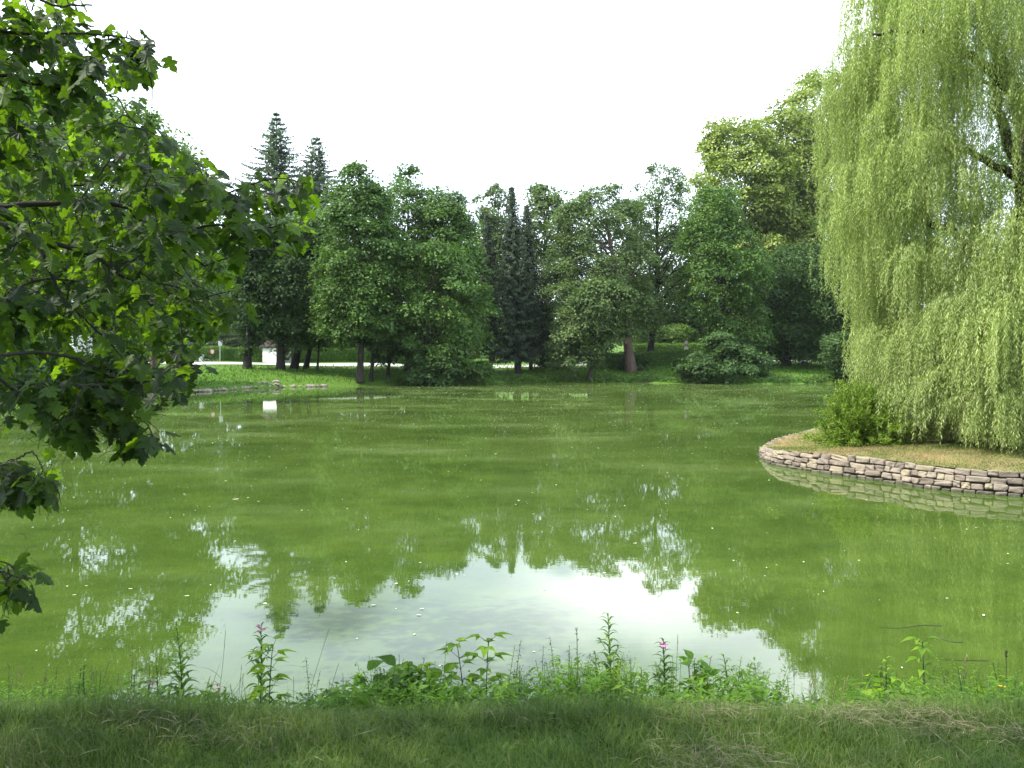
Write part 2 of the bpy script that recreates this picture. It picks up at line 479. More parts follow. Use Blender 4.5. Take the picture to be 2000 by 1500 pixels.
mr = n.new('ShaderNodeMapRange'); l.new(streak, mr.inputs['Value'])
mr.inputs['From Min'].default_value = .38; mr.inputs['From Max'].default_value = .72
mr.inputs['To Min'].default_value = .05; mr.inputs['To Max'].default_value = .42
# seen flat along the surface the broken film closes up, so its cover grows with the angle of incidence
lw = n.new('ShaderNodeLayerWeight'); lw.inputs['Blend'].default_value = .5
fm = n.new('ShaderNodeMapRange'); l.new(lw.outputs['Facing'], fm.inputs['Value'])
fm.inputs['From Min'].default_value = .60; fm.inputs['From Max'].default_value = .97
fm.inputs['To Min'].default_value = .26; fm.inputs['To Max'].default_value = 1.05
mm = n.new('ShaderNodeMath'); mm.operation = 'MULTIPLY'; mm.use_clamp = True
l.new(mr.outputs[0], mm.inputs[0]); l.new(fm.outputs[0], mm.inputs[1])
ms = n.new('ShaderNodeMixShader'); l.new(mm.outputs[0], ms.inputs[0])
l.new(p.outputs[0], ms.inputs[1]); l.new(film.outputs[0], ms.inputs[2])
l.new(ms.outputs[0], out.inputs['Surface'])
M['water'] = m

# ------------------------------------------------------------------ terrain, water, road
far_px = [(1760, 749), (1640, 748), (1500, 750), (1400, 750), (1250, 748), (1100, 747), (1000, 747), (900, 750), (780, 752), (640, 755), (500, 758), (400, 765), (280, 772), (150, 785), (0, 800)]
pond = [(-34, 26), (-31, 13), (-20, 6.8), (-8, 5.6), (0, 5.5), (6, 5.6), (12, 6.0), (20, 7), (34, 11), (47, 26), (54, 50), (52, 74)]
pond += [tuple(ground_pt(px, py)[:2]) for px, py in far_px]
pond = np.array(pond)


def sdist(P, poly):
    """distance to a closed outline, negative inside"""
    d = np.full(len(P), 1e9)
    ins = np.zeros(len(P), bool)
    for i in range(len(poly)):
        a, b_ = poly[i], poly[(i + 1) % len(poly)]
        ab = b_ - a
        t = np.clip(((P - a) @ ab) / (ab @ ab), 0, 1)
        d = np.minimum(d, np.linalg.norm(P - (a + t[:, None] * ab), axis=1))
        c = ((a[1] > P[:, 1]) != (b_[1] > P[:, 1]))
        with np.errstate(divide='ignore', invalid='ignore'):
            xi = a[0] + (P[:, 1] - a[1]) / (b_[1] - a[1]) * ab[0]
        ins ^= c & (P[:, 0] < xi)
    return np.where(ins, -d, d)


def smooth(e0, e1, x):
    t = np.clip((x - e0) / (e1 - e0), 0, 1)
    return t * t * (3 - 2 * t)


def height(x, y):
    P = np.stack([np.atleast_1d(x), np.atleast_1d(y)], -1).astype(float)
    d = sdist(P, pond)
    far = np.interp(d, [-10, -1, 0, .5, 4, 10, 14, 16, 23, 30, 45, 70, 110, 180, 320, 700], [-1.6, -.5, 0, .35, .85, 1.45, 1.82, 1.92, 2.34, 2.42, 2.75, 4.2, 7.5, 13, 24, 34])
    near = np.interp(d, [-10, -.5, 0, .3, 1.15, 1.6, 2.0, 2.3, 60, 700], [-1.6, -.3, 0, .10, .34, .66, .96, 1.0, 1.4, 3])
    w = smooth(8, 26, P[:, 1])
    z = near * (1 - w) + far * w
    z += np.where(d > 2.5, 1, 0) * w * (.10 * np.sin(P[:, 0] * .31 + 1) * np.sin(P[:, 1] * .27))
    return z


def hz(x, y):
    return float(height(x, y)[0])


nr, na = 230, 720
r_ = np.concatenate([[0], .8 * (900 / .8) ** (np.arange(nr) / (nr - 1))])
an = np.arange(na) * 2 * math.pi / na
X = (r_[:, None] * np.sin(an)[None]).ravel(); Y = (r_[:, None] * np.cos(an)[None]).ravel()
Z = height(X, Y)
i, j = np.meshgrid(np.arange(len(r_) - 1), np.arange(na), indexing='ij')
q = np.stack([i * na + j, i * na + (j + 1) % na, (i + 1) * na + (j + 1) % na, (i + 1) * na + j], -1).reshape(-1, 4)
g = Geo(); g.add(np.stack([X, Y, Z], -1), q[:, ::-1])
tag(g.build('ground', M['ground'], smooth=True), kind='structure')

g = Geo()
wp = np.array([(x, y, 0.0) for x, y in (pond - pond.mean(0)) * 1.012 + pond.mean(0)])
cpt = np.array([[5.0, 45.0, 0.0]])
g.add(np.vstack([cpt, wp]), [[0, 1 + k, 1 + (k + 1) % len(wp)] for k in range(len(wp))])
tag(g.build('water', M['water']), kind='structure')

road = curve([(-120, 80, 0), (-70, 84.5, 0), (-45, 88, 0), (-28, 92, 0), (0, 104, 0), (25, 112, 0), (60, 120, 0), (120, 126, 0)], 16)[:, :2]
t = nrm(np.gradient(road, axis=0)); nn = np.stack([-t[:, 1], t[:, 0]], -1)
offs = np.linspace(-2.4, 2.4, 7)
P = road[:, None] + nn[:, None] * offs[None, :, None]
Zr = height(P[..., 0].ravel(), P[..., 1].ravel()).reshape(P.shape[:2])
Zr = Zr + .07
g = Geo()
i, j = np.meshgrid(np.arange(len(road) - 1), np.arange(6), indexing='ij')
g.add(np.dstack([P, Zr]).reshape(-1, 3), np.stack([i * 7 + j, (i + 1) * 7 + j, (i + 1) * 7 + j + 1, i * 7 + j + 1], -1).reshape(-1, 4))
tag(g.build('road', M['asphalt']), kind='structure')

# ------------------------------------------------------------------ island with its stone wall
isl_px = [(1479, 887), (1504, 905), (1552, 916), (1630, 928), (1720, 940), (1832, 957), (2000, 971)]
isl = [ground_pt(px, py)[:2] for px, py in isl_px] + [np.array(q_) for q_ in ((12.2, 14.0), (16, 13.7), (20, 15.2), (22, 20), (20, 26), (15, 28.6), (11.6, 27.2), (9.8, 25.2), (7.7, 23.0))]
isl = curve([tuple(q_) + (0,) for q_ in isl] + [tuple(isl[0]) + (0,)], 10)[:-1, :2]
icen = np.array([13.0, 20.5])


def isl_top(P):
    return np.interp(np.linalg.norm(P - isl[0], axis=-1), [0, 1.2, 4], [.17, .28, .43])


rings = [1.0, .97, .93, .85, .7, .5, .25, .02]
gi = []
for k, f in enumerate(rings):
    Pk = icen + (isl - icen) * f * (0.985 if k else 0.97)
    zk = isl_top(isl) * (1 if k < 1 else 1) + .02 + .16 * (1 - f) + .012 * np.sin(Pk[:, 0] * 5) * np.sin(Pk[:, 1] * 4.3)
    gi.append(np.column_stack([Pk, zk]))
ni = len(isl)
V = np.vstack(gi)
i, j = np.meshgrid(np.arange(len(rings) - 1), np.arange(ni), indexing='ij')
g = Geo(); g.add(V, np.stack([i * ni + j, i * ni + (j + 1) % ni, (i + 1) * ni + (j + 1) % ni, (i + 1) * ni + j], -1).reshape(-1, 4))
g.add(gi[-1], [list(range(ni))])
tag(g.build('island_ground', M['island'], smooth=True), kind='structure')


def isl_z(P):
    f = np.clip(np.linalg.norm(P - icen, axis=-1) / 6.0, 0, 1)
    return isl_top(P) + .02 + .16 * (1 - f)


wall = empty('stone_wall', (isl[0][0], isl[0][1], 0), 'low pinkish grey dry stone wall edging the island under the willow', 'stone wall')
g = Geo()
seg = np.linalg.norm(np.diff(np.vstack([isl, isl[:1]]), axis=0), axis=1)
s_at = np.concatenate([[0], np.cumsum(seg)])
loop = np.vstack([isl, isl[:1]])


def on_wall(s):
    s = s % s_at[-1]
    p_ = np.array([np.interp(s, s_at, loop[:, 0]), np.interp(s, s_at, loop[:, 1])])
    q_ = np.array([np.interp((s + .05) % s_at[-1], s_at, loop[:, 0]), np.interp((s + .05) % s_at[-1], s_at, loop[:, 1])])
    t_ = nrm(q_ - p_)
    return p_, t_


rs = random.Random(3)
z0 = -.07
for row in range(4):
    s = rs.random() * .2
    base_h = .145
    while s < s_at[-1] - .1:
        wdt = rs.choice([.16, .20, .23, .27, .31, .37]) * rs.uniform(.85, 1.15)
        if row == 3: wdt *= 1.15
        p_, t_ = on_wall(s + wdt / 2)
        top = float(isl_top(p_)) + .015
        hh = (top - z0) / 4
        zc = z0 + hh * (row + .5)
        n_ = np.array([t_[1], -t_[0]])
        if n_ @ (p_ - icen) < 0: n_ = -n_
        inset = -.02 - .035 * row + rs.uniform(-.014, .014)
        zz = zc + rs.uniform(-.02, .02)
        cpos = np.array([p_[0] + n_[0] * (inset - .10), p_[1] + n_[1] * (inset - .10), zz])
        tilt = rs.uniform(-.07, .07)
        tx = np.array([t_[0], t_[1], tilt]); tx /= np.linalg.norm(tx)
        nx = np.array([n_[0], n_[1], .12]); nx -= tx * (nx @ tx); nx /= np.linalg.norm(nx)
        rot = np.stack([tx, nx, np.cross(tx, nx)], 1)
        rock(g, cpos, (wdt / 2 - .007, .15, hh / 2 * rs.uniform(.9, 1.12) - .004), rs.randrange(10 ** 6), rot, rs.random(), p=8.0, rough=.075, n=8)
        s += wdt
g.build('stone_facing', M['stone'], wall)
g = Geo()
for k in range(ni):
    pass
co = icen + (isl - icen) * .985
lo = np.column_stack([co, np.full(ni, -.4)]); hi = np.column_stack([icen + (co - icen) * .985, isl_top(isl) - .015])
k_ = np.arange(ni)
g.add(np.vstack([lo, hi]), np.stack([k_, (k_ + 1) % ni, ni + (k_ + 1) % ni, ni + k_], -1))
g.build('wall_core', M['mortar'], wall)


# ------------------------------------------------------------------ broadleaf trees, conifers, hedges
def crown_cloud(g, cen, rad, axis_xy, nspray, nleaf, L, Wd, flat=.7, seedv=None, droop=.25):
    """leaf sprays on shaggy clumps; cen (n,3), rad (n,)"""
    n_ = len(cen)
    d = rvec(n_ * nspray)
    d[:, 2] = d[:, 2] * .8 + .18
    d = nrm(d)
    cr_, rr = np.repeat(cen, nspray, 0), np.repeat(rad, nspray)
    outw = cr_ - np.column_stack([np.repeat(axis_xy, nspray, 0), cr_[:, 2]])
    outw = outw / np.maximum(np.linalg.norm(outw, axis=1, keepdims=True), 1)
    d = nrm(d + outw * .45)
    sc = cr_ + d * (rr * rng.uniform(.45, 1.05, len(rr)))[:, None] * np.array([1, 1, flat])
    sn = nrm(d * .55 + np.array([0, 0, .95]) + rng.normal(size=d.shape) * .28)
    sr = rr * rng.uniform(.35, .62, len(rr))
    sv = rng.random(len(rr))
    # leaves in each spray
    m_ = len(sc) * nleaf
    a0 = nrm(np.cross(sn, rvec(len(sn)))); b0 = np.cross(sn, a0)
    th = rng.uniform(0, 2 * math.pi, m_); rf = np.sqrt(rng.uniform(.02, 1, m_))
    A, B, Nn = (np.repeat(q_, nleaf, 0) for q_ in (a0, b0, sn))
    SR = np.repeat(sr, nleaf)[:, None]
    rad_dir = A * np.cos(th)[:, None] + B * np.sin(th)[:, None]
    P = np.repeat(sc, nleaf, 0) + rad_dir * SR * rf[:, None]
    P[:, 2] -= (SR[:, 0] * rf ** 2) * .35
    P += rng.normal(size=P.shape) * SR * .12
    T = rad_dir + rng.normal(size=P.shape) * .45
    T[:, 2] -= droop
    N = nrm(Nn + rng.normal(size=P.shape) * .33)
    s_ = rng.uniform(.65, 1.3, m_)
    leaf_quads(g, P, T, N, L * s_, Wd * s_, np.clip(np.repeat(sv, nleaf) * .55 + rng.random(m_) * .45, 0, 1))


def tree(name, label, cat, D, base, rows, mat, n=70, clump=26, nspray=9, nleaf=25, leaf=(.31, .2), trunk=14, bark='bark', group=None, top=.8, limbs=22, bend=0, flat=.7, depth=.85, parts=('trunk', 'crown'), hollow=.25):
    b0 = at(base[0], base[1], D)
    b0[2] = hz(b0[0], b0[1]) - .05
    rows = sorted(rows)
    ys = np.array([r[0] for r in rows], float); ls = np.array([r[1] for r in rows], float); rs_ = np.array([r[2] for r in rows], float)
    k = D / F
    n = int(n * 1.35); clump = clump * 1.12; nspray = int(nspray * 1.3)
    o = empty(name, b0, label, cat, group)
    # clump centres, more of them where the crown is wide
    yy = np.linspace(ys[0], ys[-1], 200)
    hw = (np.interp(yy, ys, rs_) - np.interp(yy, ys, ls)) / 2
    pr = np.maximum(hw, 6) ** 1.4; pr /= pr.sum()
    y_ = rng.choice(yy, n, p=pr) + rng.uniform(-4, 4, n)
    y_ = np.clip(y_, ys[0], ys[-1])
    h_ = (np.interp(y_, ys, rs_) - np.interp(y_, ys, ls)) / 2
    c_ = (np.interp(y_, ys, rs_) + np.interp(y_, ys, ls)) / 2
    q1, q2 = rng.uniform(0, 6.28, 2)
    th = rng.uniform(0, 2 * math.pi, n)
    h_ = h_ * (1.07 + .13 * np.sin(y_ * .043 + q1 + 1.5 * np.cos(th)) + .09 * np.sin(y_ * .1 + q2 + 2 * np.sin(th)))
    rc = np.minimum(clump * rng.uniform(.55, 1.45, n), np.maximum(h_ * .75, clump * .35))
    f = np.sqrt(rng.uniform(hollow, 1, n))
    inn = np.maximum(h_ - rc * .75, 0)
    px = c_ + inn * f * np.cos(th)
    py = np.maximum(y_, ys[0] + rc * flat * .8)
    dy = inn * f * np.sin(th) * depth * k
    cen = np.array([at(px[q_], py[q_], D) for q_ in range(n)])
    cen[:, 1] += dy
    cen[:, 0] *= (cen[:, 1] / D) ** .5
    rad = rc * k
    axis = np.column_stack([np.array([at(c_[q_], py[q_], D)[0] for q_ in range(n)]), np.full(n, D)])
    g = Geo()
    crown_cloud(g, cen, rad, axis, nspray, nleaf, leaf[0], leaf[1], flat)
    g.build(parts[1], mat, o)
    # trunk and limbs
    if trunk:
        g = Geo()
        ty = ys[0] + (ys[-1] - ys[0]) * (1 - top)
        ctop = at((np.interp(ty, ys, rs_) + np.interp(ty, ys, ls)) / 2, ty, D)
        hgt = ctop[2] - b0[2]
        nt = 9
        tt = np.linspace(0, 1, nt)
        pts = b0 + (ctop - b0) * tt[:, None]
        pts[:, 0] += np.sin(tt * 4.1 + bend) * .02 * hgt * np.sin(tt * math.pi) + bend * np.sin(tt * math.pi) * .1 * hgt
        pts[:, 1] += np.cos(tt * 3.3 + D) * .02 * hgt * tt
        r0 = trunk * k / 2
        rr = r0 * (1 - .85 * tt) ** .9 * np.where(tt == 0, 1.35, 1)
        pts = curve(pts, 3); rr = np.interp(np.linspace(0, 1, len(pts)), tt, rr)
        tube(g, pts, rr, 9)
        idx = rng.permutation(n)[:limbs]
        for q_ in idx:
            e = cen[q_]
            zt = np.clip(e[2] - rng.uniform(.15, .45) * abs(hgt) * .5, b0[2] + .2 * hgt, ctop[2] - .05 * hgt)
            ki = int(np.argmin(np.abs(pts[:, 2] - zt)))
            s0 = pts[ki]
            mid = (s0 + e) / 2 + np.array([0, 0, .08 * np.linalg.norm(e - s0)]) + rng.normal(size=3) * .1
            tube(g, curve([s0, mid, e], 4), np.linspace(min(rr[ki] * .6, r0 * .38), .03, 9), 5)
        g.build(parts[0], M[bark], o, smooth=True)
    return o


def conifer(name, label, D, base, apex, half, mat, kind='spruce', bark='bark', clear=.06, group=None, trunk=8):
    b0 = at(base[0], base[1], D); b0[2] = hz(b0[0], b0[1]) - .05
    tp = at(apex[0], apex[1], D)
    H = tp[2] - b0[2]
    k = D / F
    o = empty(name, b0, label, 'tree', group)
    g = Geo(); gt = Geo()
    ts = np.linspace(0, 1, 10)[:, None]
    stem = b0 + (tp - b0) * ts
    tube(gt, stem, np.linspace(trunk * k / 2, .03, 10), 8)
    Rm = half * k
    z = clear
    P, T, N, Ls, Ws = [], [], [], [], []
    while z < .985:
        t_ = 1 - z
        Rz = Rm * (t_ ** (.75 if kind == 'spruce' else 1.0)) * rng.uniform(.8, 1.15) + .12
        nb = int(rng.integers(6, 9)) if kind == 'spruce' else int(rng.integers(6, 8))
        a0 = rng.uniform(0, 6.28)
        for b_ in range(nb):
            a = a0 + b_ * 2 * math.pi / nb + rng.uniform(-.3, .3)
            Lb = Rz * rng.uniform(.7, 1.2)
            d = np.array([math.cos(a), math.sin(a), 0.0])
            root = b0 + (tp - b0) * z
            nseg = max(4, int(Lb / .28))
            u = np.linspace(0, 1, nseg)
            if kind == 'spruce':
                drop = -.50 * u * Lb + .30 * u ** 2.5 * Lb
            else:
                drop = (.14 if z > .55 else -.08) * u * Lb - .22 * u ** 2 * Lb + .18 * u ** 4 * Lb
            pts = root + d * (u * Lb)[:, None] + np.column_stack([0 * u, 0 * u, drop])
            if z < .8 and b_ % 2 == 0:
                tube(gt, pts[[0, nseg // 2, -1]], [.05, .03, .012], 4)
            side = np.cross(d, [0, 0, 1.0])
            per = 8 if kind == 'spruce' else 13
            uu = np.repeat(u[1:], per)
            pp = np.repeat(pts[1:], per, 0) + rng.normal(size=(len(uu), 3)) * .07
            sg = rng.choice([-1, 1], len(uu))
            wlen = (.62 if kind == 'spruce' else .70) * (1 - .55 * uu) * min(1.0, .35 + Lb / 2.0)
            tt = d * .55 + side * sg[:, None] * rng.uniform(.25, 1.0, len(uu))[:, None] + rng.normal(size=(len(uu), 3)) * .2
            tt[:, 2] -= .9 if kind == 'spruce' else .12
            P.append(pp); T.append(tt)
            N.append(np.array([0, 0, 1.0]) + rng.normal(size=(len(uu), 3)) * .5 + (d * .6 if kind == 'spruce' else 0))
            Ls.append(wlen * rng.uniform(.6, 1.2, len(uu))); Ws.append(np.full(len(uu), .13 if kind == 'spruce' else .17))
        z += (.30 / H) if kind == 'spruce' else (.60 / H) * rng.uniform(.8, 1.2)
    P, T, N, Ls, Ws = map(np.concatenate, (P, T, N, Ls, Ws))
    leaf_quads(g, P, T, N, Ls, Ws, np.clip(rng.random(len(P)), 0, 1))
    gt.build('trunk', M[bark], o, smooth=True)
    g.build('crown', mat, o)
    return o


def hedge(label, ptsXY, h, w, mat, dens=120, leaf=(.16, .10)):
    pts = curve([tuple(p_) + (0,) for p_ in ptsXY], 10)[:, :2]
    b0 = np.array([pts[0][0], pts[0][1], hz(*pts[0])])
    o = empty('hedge', b0, label, 'hedge')
    t_ = nrm(np.gradient(pts, axis=0)); n_ = np.stack([-t_[:, 1], t_[:, 0]], -1)
    zz = height(pts[:, 0], pts[:, 1])
    g = Geo()
    ring = [(-w * .44, -.3), (-w * .44, h * .93), (w * .44, h * .93), (w * .44, -.3)]
    V = np.array([[*(pts[q_] + n_[q_] * a), zz[q_] + z_] for q_ in range(len(pts)) for a, z_ in ring])
    i_, j_ = np.meshgrid(np.arange(len(pts) - 1), np.arange(4), indexing='ij')
    g.add(V, np.stack([i_ * 4 + j_, i_ * 4 + (j_ + 1) % 4, (i_ + 1) * 4 + (j_ + 1) % 4, (i_ + 1) * 4 + j_], -1).reshape(-1, 4), .1)
    g.add(V[[0, 1, 2, 3]], [[0, 1, 2, 3]], .1); g.add(V[-4:], [[3, 2, 1, 0]], .1)
    Ltot = np.linalg.norm(np.diff(pts, axis=0), axis=1).sum()
    m_ = int(Ltot * (2 * h + w) * dens)
    s_ = rng.uniform(0, len(pts) - 1.001, m_); i0 = s_.astype(int); fr = (s_ - i0)[:, None]
    c = pts[i0] * (1 - fr) + pts[i0 + 1] * fr
    nv = n_[i0]; zc = zz[i0] * (1 - fr[:, 0]) + zz[i0 + 1] * fr[:, 0]
    u = rng.uniform(0, 2 * h + w, m_)
    a = np.where(u < h, -w / 2, np.where(u < h + w, u - h - w / 2, w / 2))
    zq = np.where(u < h, u, np.where(u < h + w, h, 2 * h + w - u))
    bump = .07 * np.sin(s_ * 2.1) + .05 * np.sin(s_ * 5.3 + 1) + rng.normal(size=m_) * .06
    nrml = np.column_stack([nv * np.where(u < h, -1, np.where(u < h + w, 0, 1))[:, None], np.where((u >= h) & (u < h + w), 1.0, .25)])
    P = np.column_stack([c + nv * a[:, None], zc + zq]) + nrml * bump[:, None]
    T = rvec(m_) + np.array([0, 0, .35])
    leaf_quads(g, P, T, nrml + rng.normal(size=(m_, 3)) * .5, leaf[0] * rng.uniform(.7, 1.4, m_), leaf[1] * rng.uniform(.7, 1.3, m_), rng.random(m_))
    g.build('foliage', mat, o)
    return o


# --- the row of trees on the far bank, from the left
tree('broadleaf_tree', 'tall pale green tree on the left bank seen through the maple leaves', 'tree', 58, (110, 750), [(150, 40, 130), (185, 0, 215), (225, -40, 310), (275, -50, 365), (350, -60, 420), (450, -60, 430), (560, -50, 380), (640, -20, 320), (700, 20, 260)], M['light'], 190, 38, 10, 20, trunk=22)
tree('broadleaf_tree', 'tree leaning out from the left bank with its bare sloping trunk', 'tree', 68, (300, 726), [(335, 300, 365), (380, 265, 420), (460, 240, 455), (560, 240, 450), (625, 280, 425)], M['mid'], 60, 30, trunk=17, bark='redbark', bend=-.6, top=.55)
tree('broadleaf_tree', 'big green tree cut by the left edge behind the maple', 'tree', 46, (-70, 790), [(60, -120, 20), (200, -200, 60), (400, -220, 90), (640, -180, 60), (720, -120, 40)], M['mid'], 140, 44, 10, 20, trunk=30)
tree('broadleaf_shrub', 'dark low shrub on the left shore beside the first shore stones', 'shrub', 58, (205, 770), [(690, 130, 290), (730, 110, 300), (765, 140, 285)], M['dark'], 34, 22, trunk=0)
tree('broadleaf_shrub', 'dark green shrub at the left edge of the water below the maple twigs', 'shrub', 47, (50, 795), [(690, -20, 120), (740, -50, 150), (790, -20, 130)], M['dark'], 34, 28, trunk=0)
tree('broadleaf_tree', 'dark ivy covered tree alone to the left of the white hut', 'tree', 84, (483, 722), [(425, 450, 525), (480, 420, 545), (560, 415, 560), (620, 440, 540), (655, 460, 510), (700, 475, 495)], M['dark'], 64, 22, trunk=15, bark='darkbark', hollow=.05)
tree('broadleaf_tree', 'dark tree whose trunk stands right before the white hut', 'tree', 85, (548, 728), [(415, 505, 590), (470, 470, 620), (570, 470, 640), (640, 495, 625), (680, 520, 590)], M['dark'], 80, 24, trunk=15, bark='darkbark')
tree('broadleaf_tree', 'dark tree with a thick trunk just right of the white hut', 'tree', 87, (574, 724), [(400, 575, 650), (450, 550, 690), (550, 545, 700), (630, 550, 680), (675, 560, 640)], M['mid'], 80, 24, trunk=14, bark='darkbark')
tree('broadleaf_tree', 'mid green tree with a short dark trunk right of the two hut trees', 'tree', 88, (597, 727), [(480, 585, 670), (540, 570, 690), (620, 575, 690), (680, 590, 640)], M['dark'], 50, 20, trunk=10, bark='darkbark')
tree('broadleaf_tree', 'slender young tree with a thin pole trunk before the sunlit grass', 'tree', 86, (620, 734), [(570, 600, 640), (620, 590, 655), (665, 600, 645)], M['dark'], 24, 16, trunk=5, limbs=8)
tree('broadleaf_tree', 'tall round topped tree with a cluster of trunks close to the water', 'tree', 80, (703, 744), [(318, 680, 728), (348, 655, 750), (400, 640, 762), (480, 620, 775), (560, 610, 785), (630, 622, 790), (672, 650, 770)], M['mid'], 120, 25, trunk=13, nspray=10)
tree('broadleaf_tree', 'thin dark companion trunk beside the tall round topped tree', 'tree', 81, (724, 741), [(560, 700, 760), (620, 690, 775), (680, 700, 760)], M['dark'], 26, 20, trunk=8, bark='darkbark')
tree('broadleaf_tree', 'dark trunk with few leaves between the round topped and pointed trees', 'tree', 83, (757, 738), [(600, 735, 790), (650, 725, 800), (700, 735, 790)], M['dark'], 24, 18, trunk=8, bark='darkbark')
tree('broadleaf_tree', 'tall tree with a pointed top in the middle of the left group', 'tree', 91, (797, 735), [(320, 785, 812), (350, 758, 838), (400, 732, 862), (480, 715, 875), (580, 710, 885), (660, 720, 875), (700, 740, 840)], M['mid'], 120, 25, trunk=14, nspray=10)
tree('broadleaf_tree', 'rounded tree with a sloping right shoulder beside the dark spruces', 'tree', 89, (872, 735), [(356, 850, 892), (390, 830, 908), (440, 815, 930), (520, 808, 948), (600, 812, 955), (660, 830, 945), (700, 850, 920)], M['mid'], 110, 25, trunk=12, nspray=10)
tree('broadleaf_tree', 'low spreading tree in front with branches drooping to the bank', 'tree', 81, (815, 742), [(470, 790, 890), (540, 760, 940), (620, 750, 958), (680, 760, 950), (715, 785, 905)], M['mid'], 80, 25, trunk=10)
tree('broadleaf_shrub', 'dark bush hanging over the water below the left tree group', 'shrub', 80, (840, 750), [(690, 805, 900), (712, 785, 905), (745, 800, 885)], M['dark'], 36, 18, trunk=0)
tree('broadleaf_shrub', 'small leafy bush on the bank left of the spruce trunks', 'shrub', 86, (932, 742), [(708, 905, 955), (725, 893, 965), (745, 900, 960)], M['mid'], 22, 14, trunk=0)
conifer('fir_tree', 'tallest fir with open tiers standing above the left tree row', 112, (540, 712), (540, 216), 235, M['fir'], 'fir')
conifer('fir_tree', 'second blue green fir just right of the tallest fir', 116, (620, 712), (617, 260), 205, M['fir'], 'fir')
conifer('spruce_tree', 'dark narrow spruce with the tallest spire in the middle', 95, (1012, 728), (999, 360), 58, M['needle'], clear=.10, trunk=14)
conifer('spruce_tree', 'narrow dark spruce close on the right of the tallest spire', 99, (1037, 720), (1028, 396), 48, M['needle'], clear=.12)
conifer('spruce_tree', 'dark spruce left of the tallest spire with a bare brown lower trunk', 97, (959, 722), (951, 415), 38, M['needle'], clear=.14, bark='redbark')
conifer('spruce_tree', 'spruce tip rising behind the broad grey green tree', 108, (1108, 712), (1109, 388), 34, M['needle'])
conifer('spruce_tree', 'short dark spruce under the edge of the broad grey green tree', 101, (1070, 716), (1062, 520), 34, M['needle'], clear=.05)
tree('broadleaf_tree', 'airy pale tree behind the spruces on their left', 'tree', 118, (962, 708), [(360, 948, 985), (390, 930, 1000), (450, 925, 1010), (520, 930, 1010), (620, 940, 1005)], M['grey'], 60, 17, 8, 15, (.44, .3), trunk=9, limbs=34)
tree('broadleaf_tree', 'airy round headed tree behind the spruces on their right', 'tree', 116, (1062, 708), [(358, 1035, 1092), (390, 1025, 1102), (450, 1020, 1112), (550, 1028, 1112), (640, 1040, 1100)], M['grey'], 64, 18, 8, 15, (.44, .3), trunk=9, limbs=34)
tree('broadleaf_tree', 'broad grey green tree with a thick reddish trunk on the right bank', 'tree', 97, (1233, 724), [(352, 1150, 1222), (390, 1120, 1250), (440, 1075, 1285), (500, 1058, 1305), (560, 1055, 1310), (610, 1075, 1300), (652, 1110, 1265)], M['grey'], 120, 24, trunk=20, bark='redbark', nspray=10, limbs=30)
tree('broadleaf_tree', 'tall ragged tree with open branches behind the reddish trunk', 'tree', 104, (1268, 712), [(311, 1290, 1326), (345, 1242, 1345), (390, 1225, 1350), (450, 1228, 1360), (520, 1245, 1365), (600, 1255, 1335), (640, 1262, 1312)], M['grey'], 76, 18, 8, 14, trunk=14, limbs=44, bark='darkbark')
tree('broadleaf_tree', 'pale dome shaped tree with foliage sweeping down left of the reddish trunk', 'tree', 91, (1150, 722), [(530, 1168, 1212), (565, 1125, 1242), (615, 1092, 1245), (650, 1066, 1205), (704, 1072, 1165)], M['grey'], 84, 22, trunk=9, nspray=10)
tree('broadleaf_tree', 'green tree with layered branches right of the round road sign', 'tree', 97, (1410, 722), [(362, 1375, 1432), (400, 1340, 1450), (460, 1325, 1472), (540, 1312, 1502), (600, 1330, 1502), (650, 1372, 1500), (715, 1380, 1480)], M['mid'], 120, 25, trunk=14, nspray=10)
tree('broadleaf_shrub', 'big bush leaning over the water on the right bank', 'shrub', 88, (1392, 748), [(650, 1395, 1440), (682, 1365, 1480), (706, 1305, 1500), (730, 1330, 1505), (747, 1350, 1480)], M['dark'], 90, 13, trunk=0)
tree('broadleaf_shrub', 'dark ivy mound round the foot of the reddish trunk', 'shrub', 98.6, (1238, 724), [(694, 1218, 1262), (712, 1208, 1270), (728, 1210, 1268)], M['dark'], 18, 12, trunk=0)
tree('broadleaf_tree', 'tall yellow green sunlit tree rising behind the layered tree', 'tree', 126, (1440, 706), [(225, 1382, 1430), (262, 1368, 1520), (320, 1358, 1560), (400, 1350, 1570), (480, 1370, 1540), (560, 1380, 1530), (650, 1400, 1500)], M['yellow'], 170, 24, 9, 24, (.46, .3), trunk=13, limbs=30)
tree('broadleaf_tree', 'yellow green crown filling the dip between the two tallest yellow trees', 'tree', 129, (1520, 706), [(200, 1490, 1560), (245, 1465, 1610), (340, 1460, 1630), (440, 1450, 1640), (560, 1470, 1620)], M['yellow'], 120, 24, 9, 24, (.46, .3), trunk=12, limbs=30)
tree('broadleaf_tree', 'highest yellow green tree beside the top of the willow', 'tree', 132, (1585, 706), [(140, 1555, 1645), (185, 1525, 1690), (270, 1490, 1710), (350, 1462, 1720), (450, 1460, 1720), (560, 1475, 1700), (660, 1500, 1680)], M['yellow'], 200, 26, 9, 24, (.46, .3), trunk=15, limbs=30)
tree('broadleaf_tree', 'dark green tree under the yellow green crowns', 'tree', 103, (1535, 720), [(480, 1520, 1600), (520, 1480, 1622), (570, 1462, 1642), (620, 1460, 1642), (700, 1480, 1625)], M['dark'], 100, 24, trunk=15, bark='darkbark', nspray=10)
tree('broadleaf_tree', 'dark tree half hidden by the left edge of the willow', 'tree', 98, (1655, 722), [(400, 1622, 1700), (450, 1600, 1740), (520, 1575, 1762), (600, 1570, 1762), (690, 1600, 1740)], M['dark'], 100, 26, trunk=16, bark='darkbark', nspray=10)
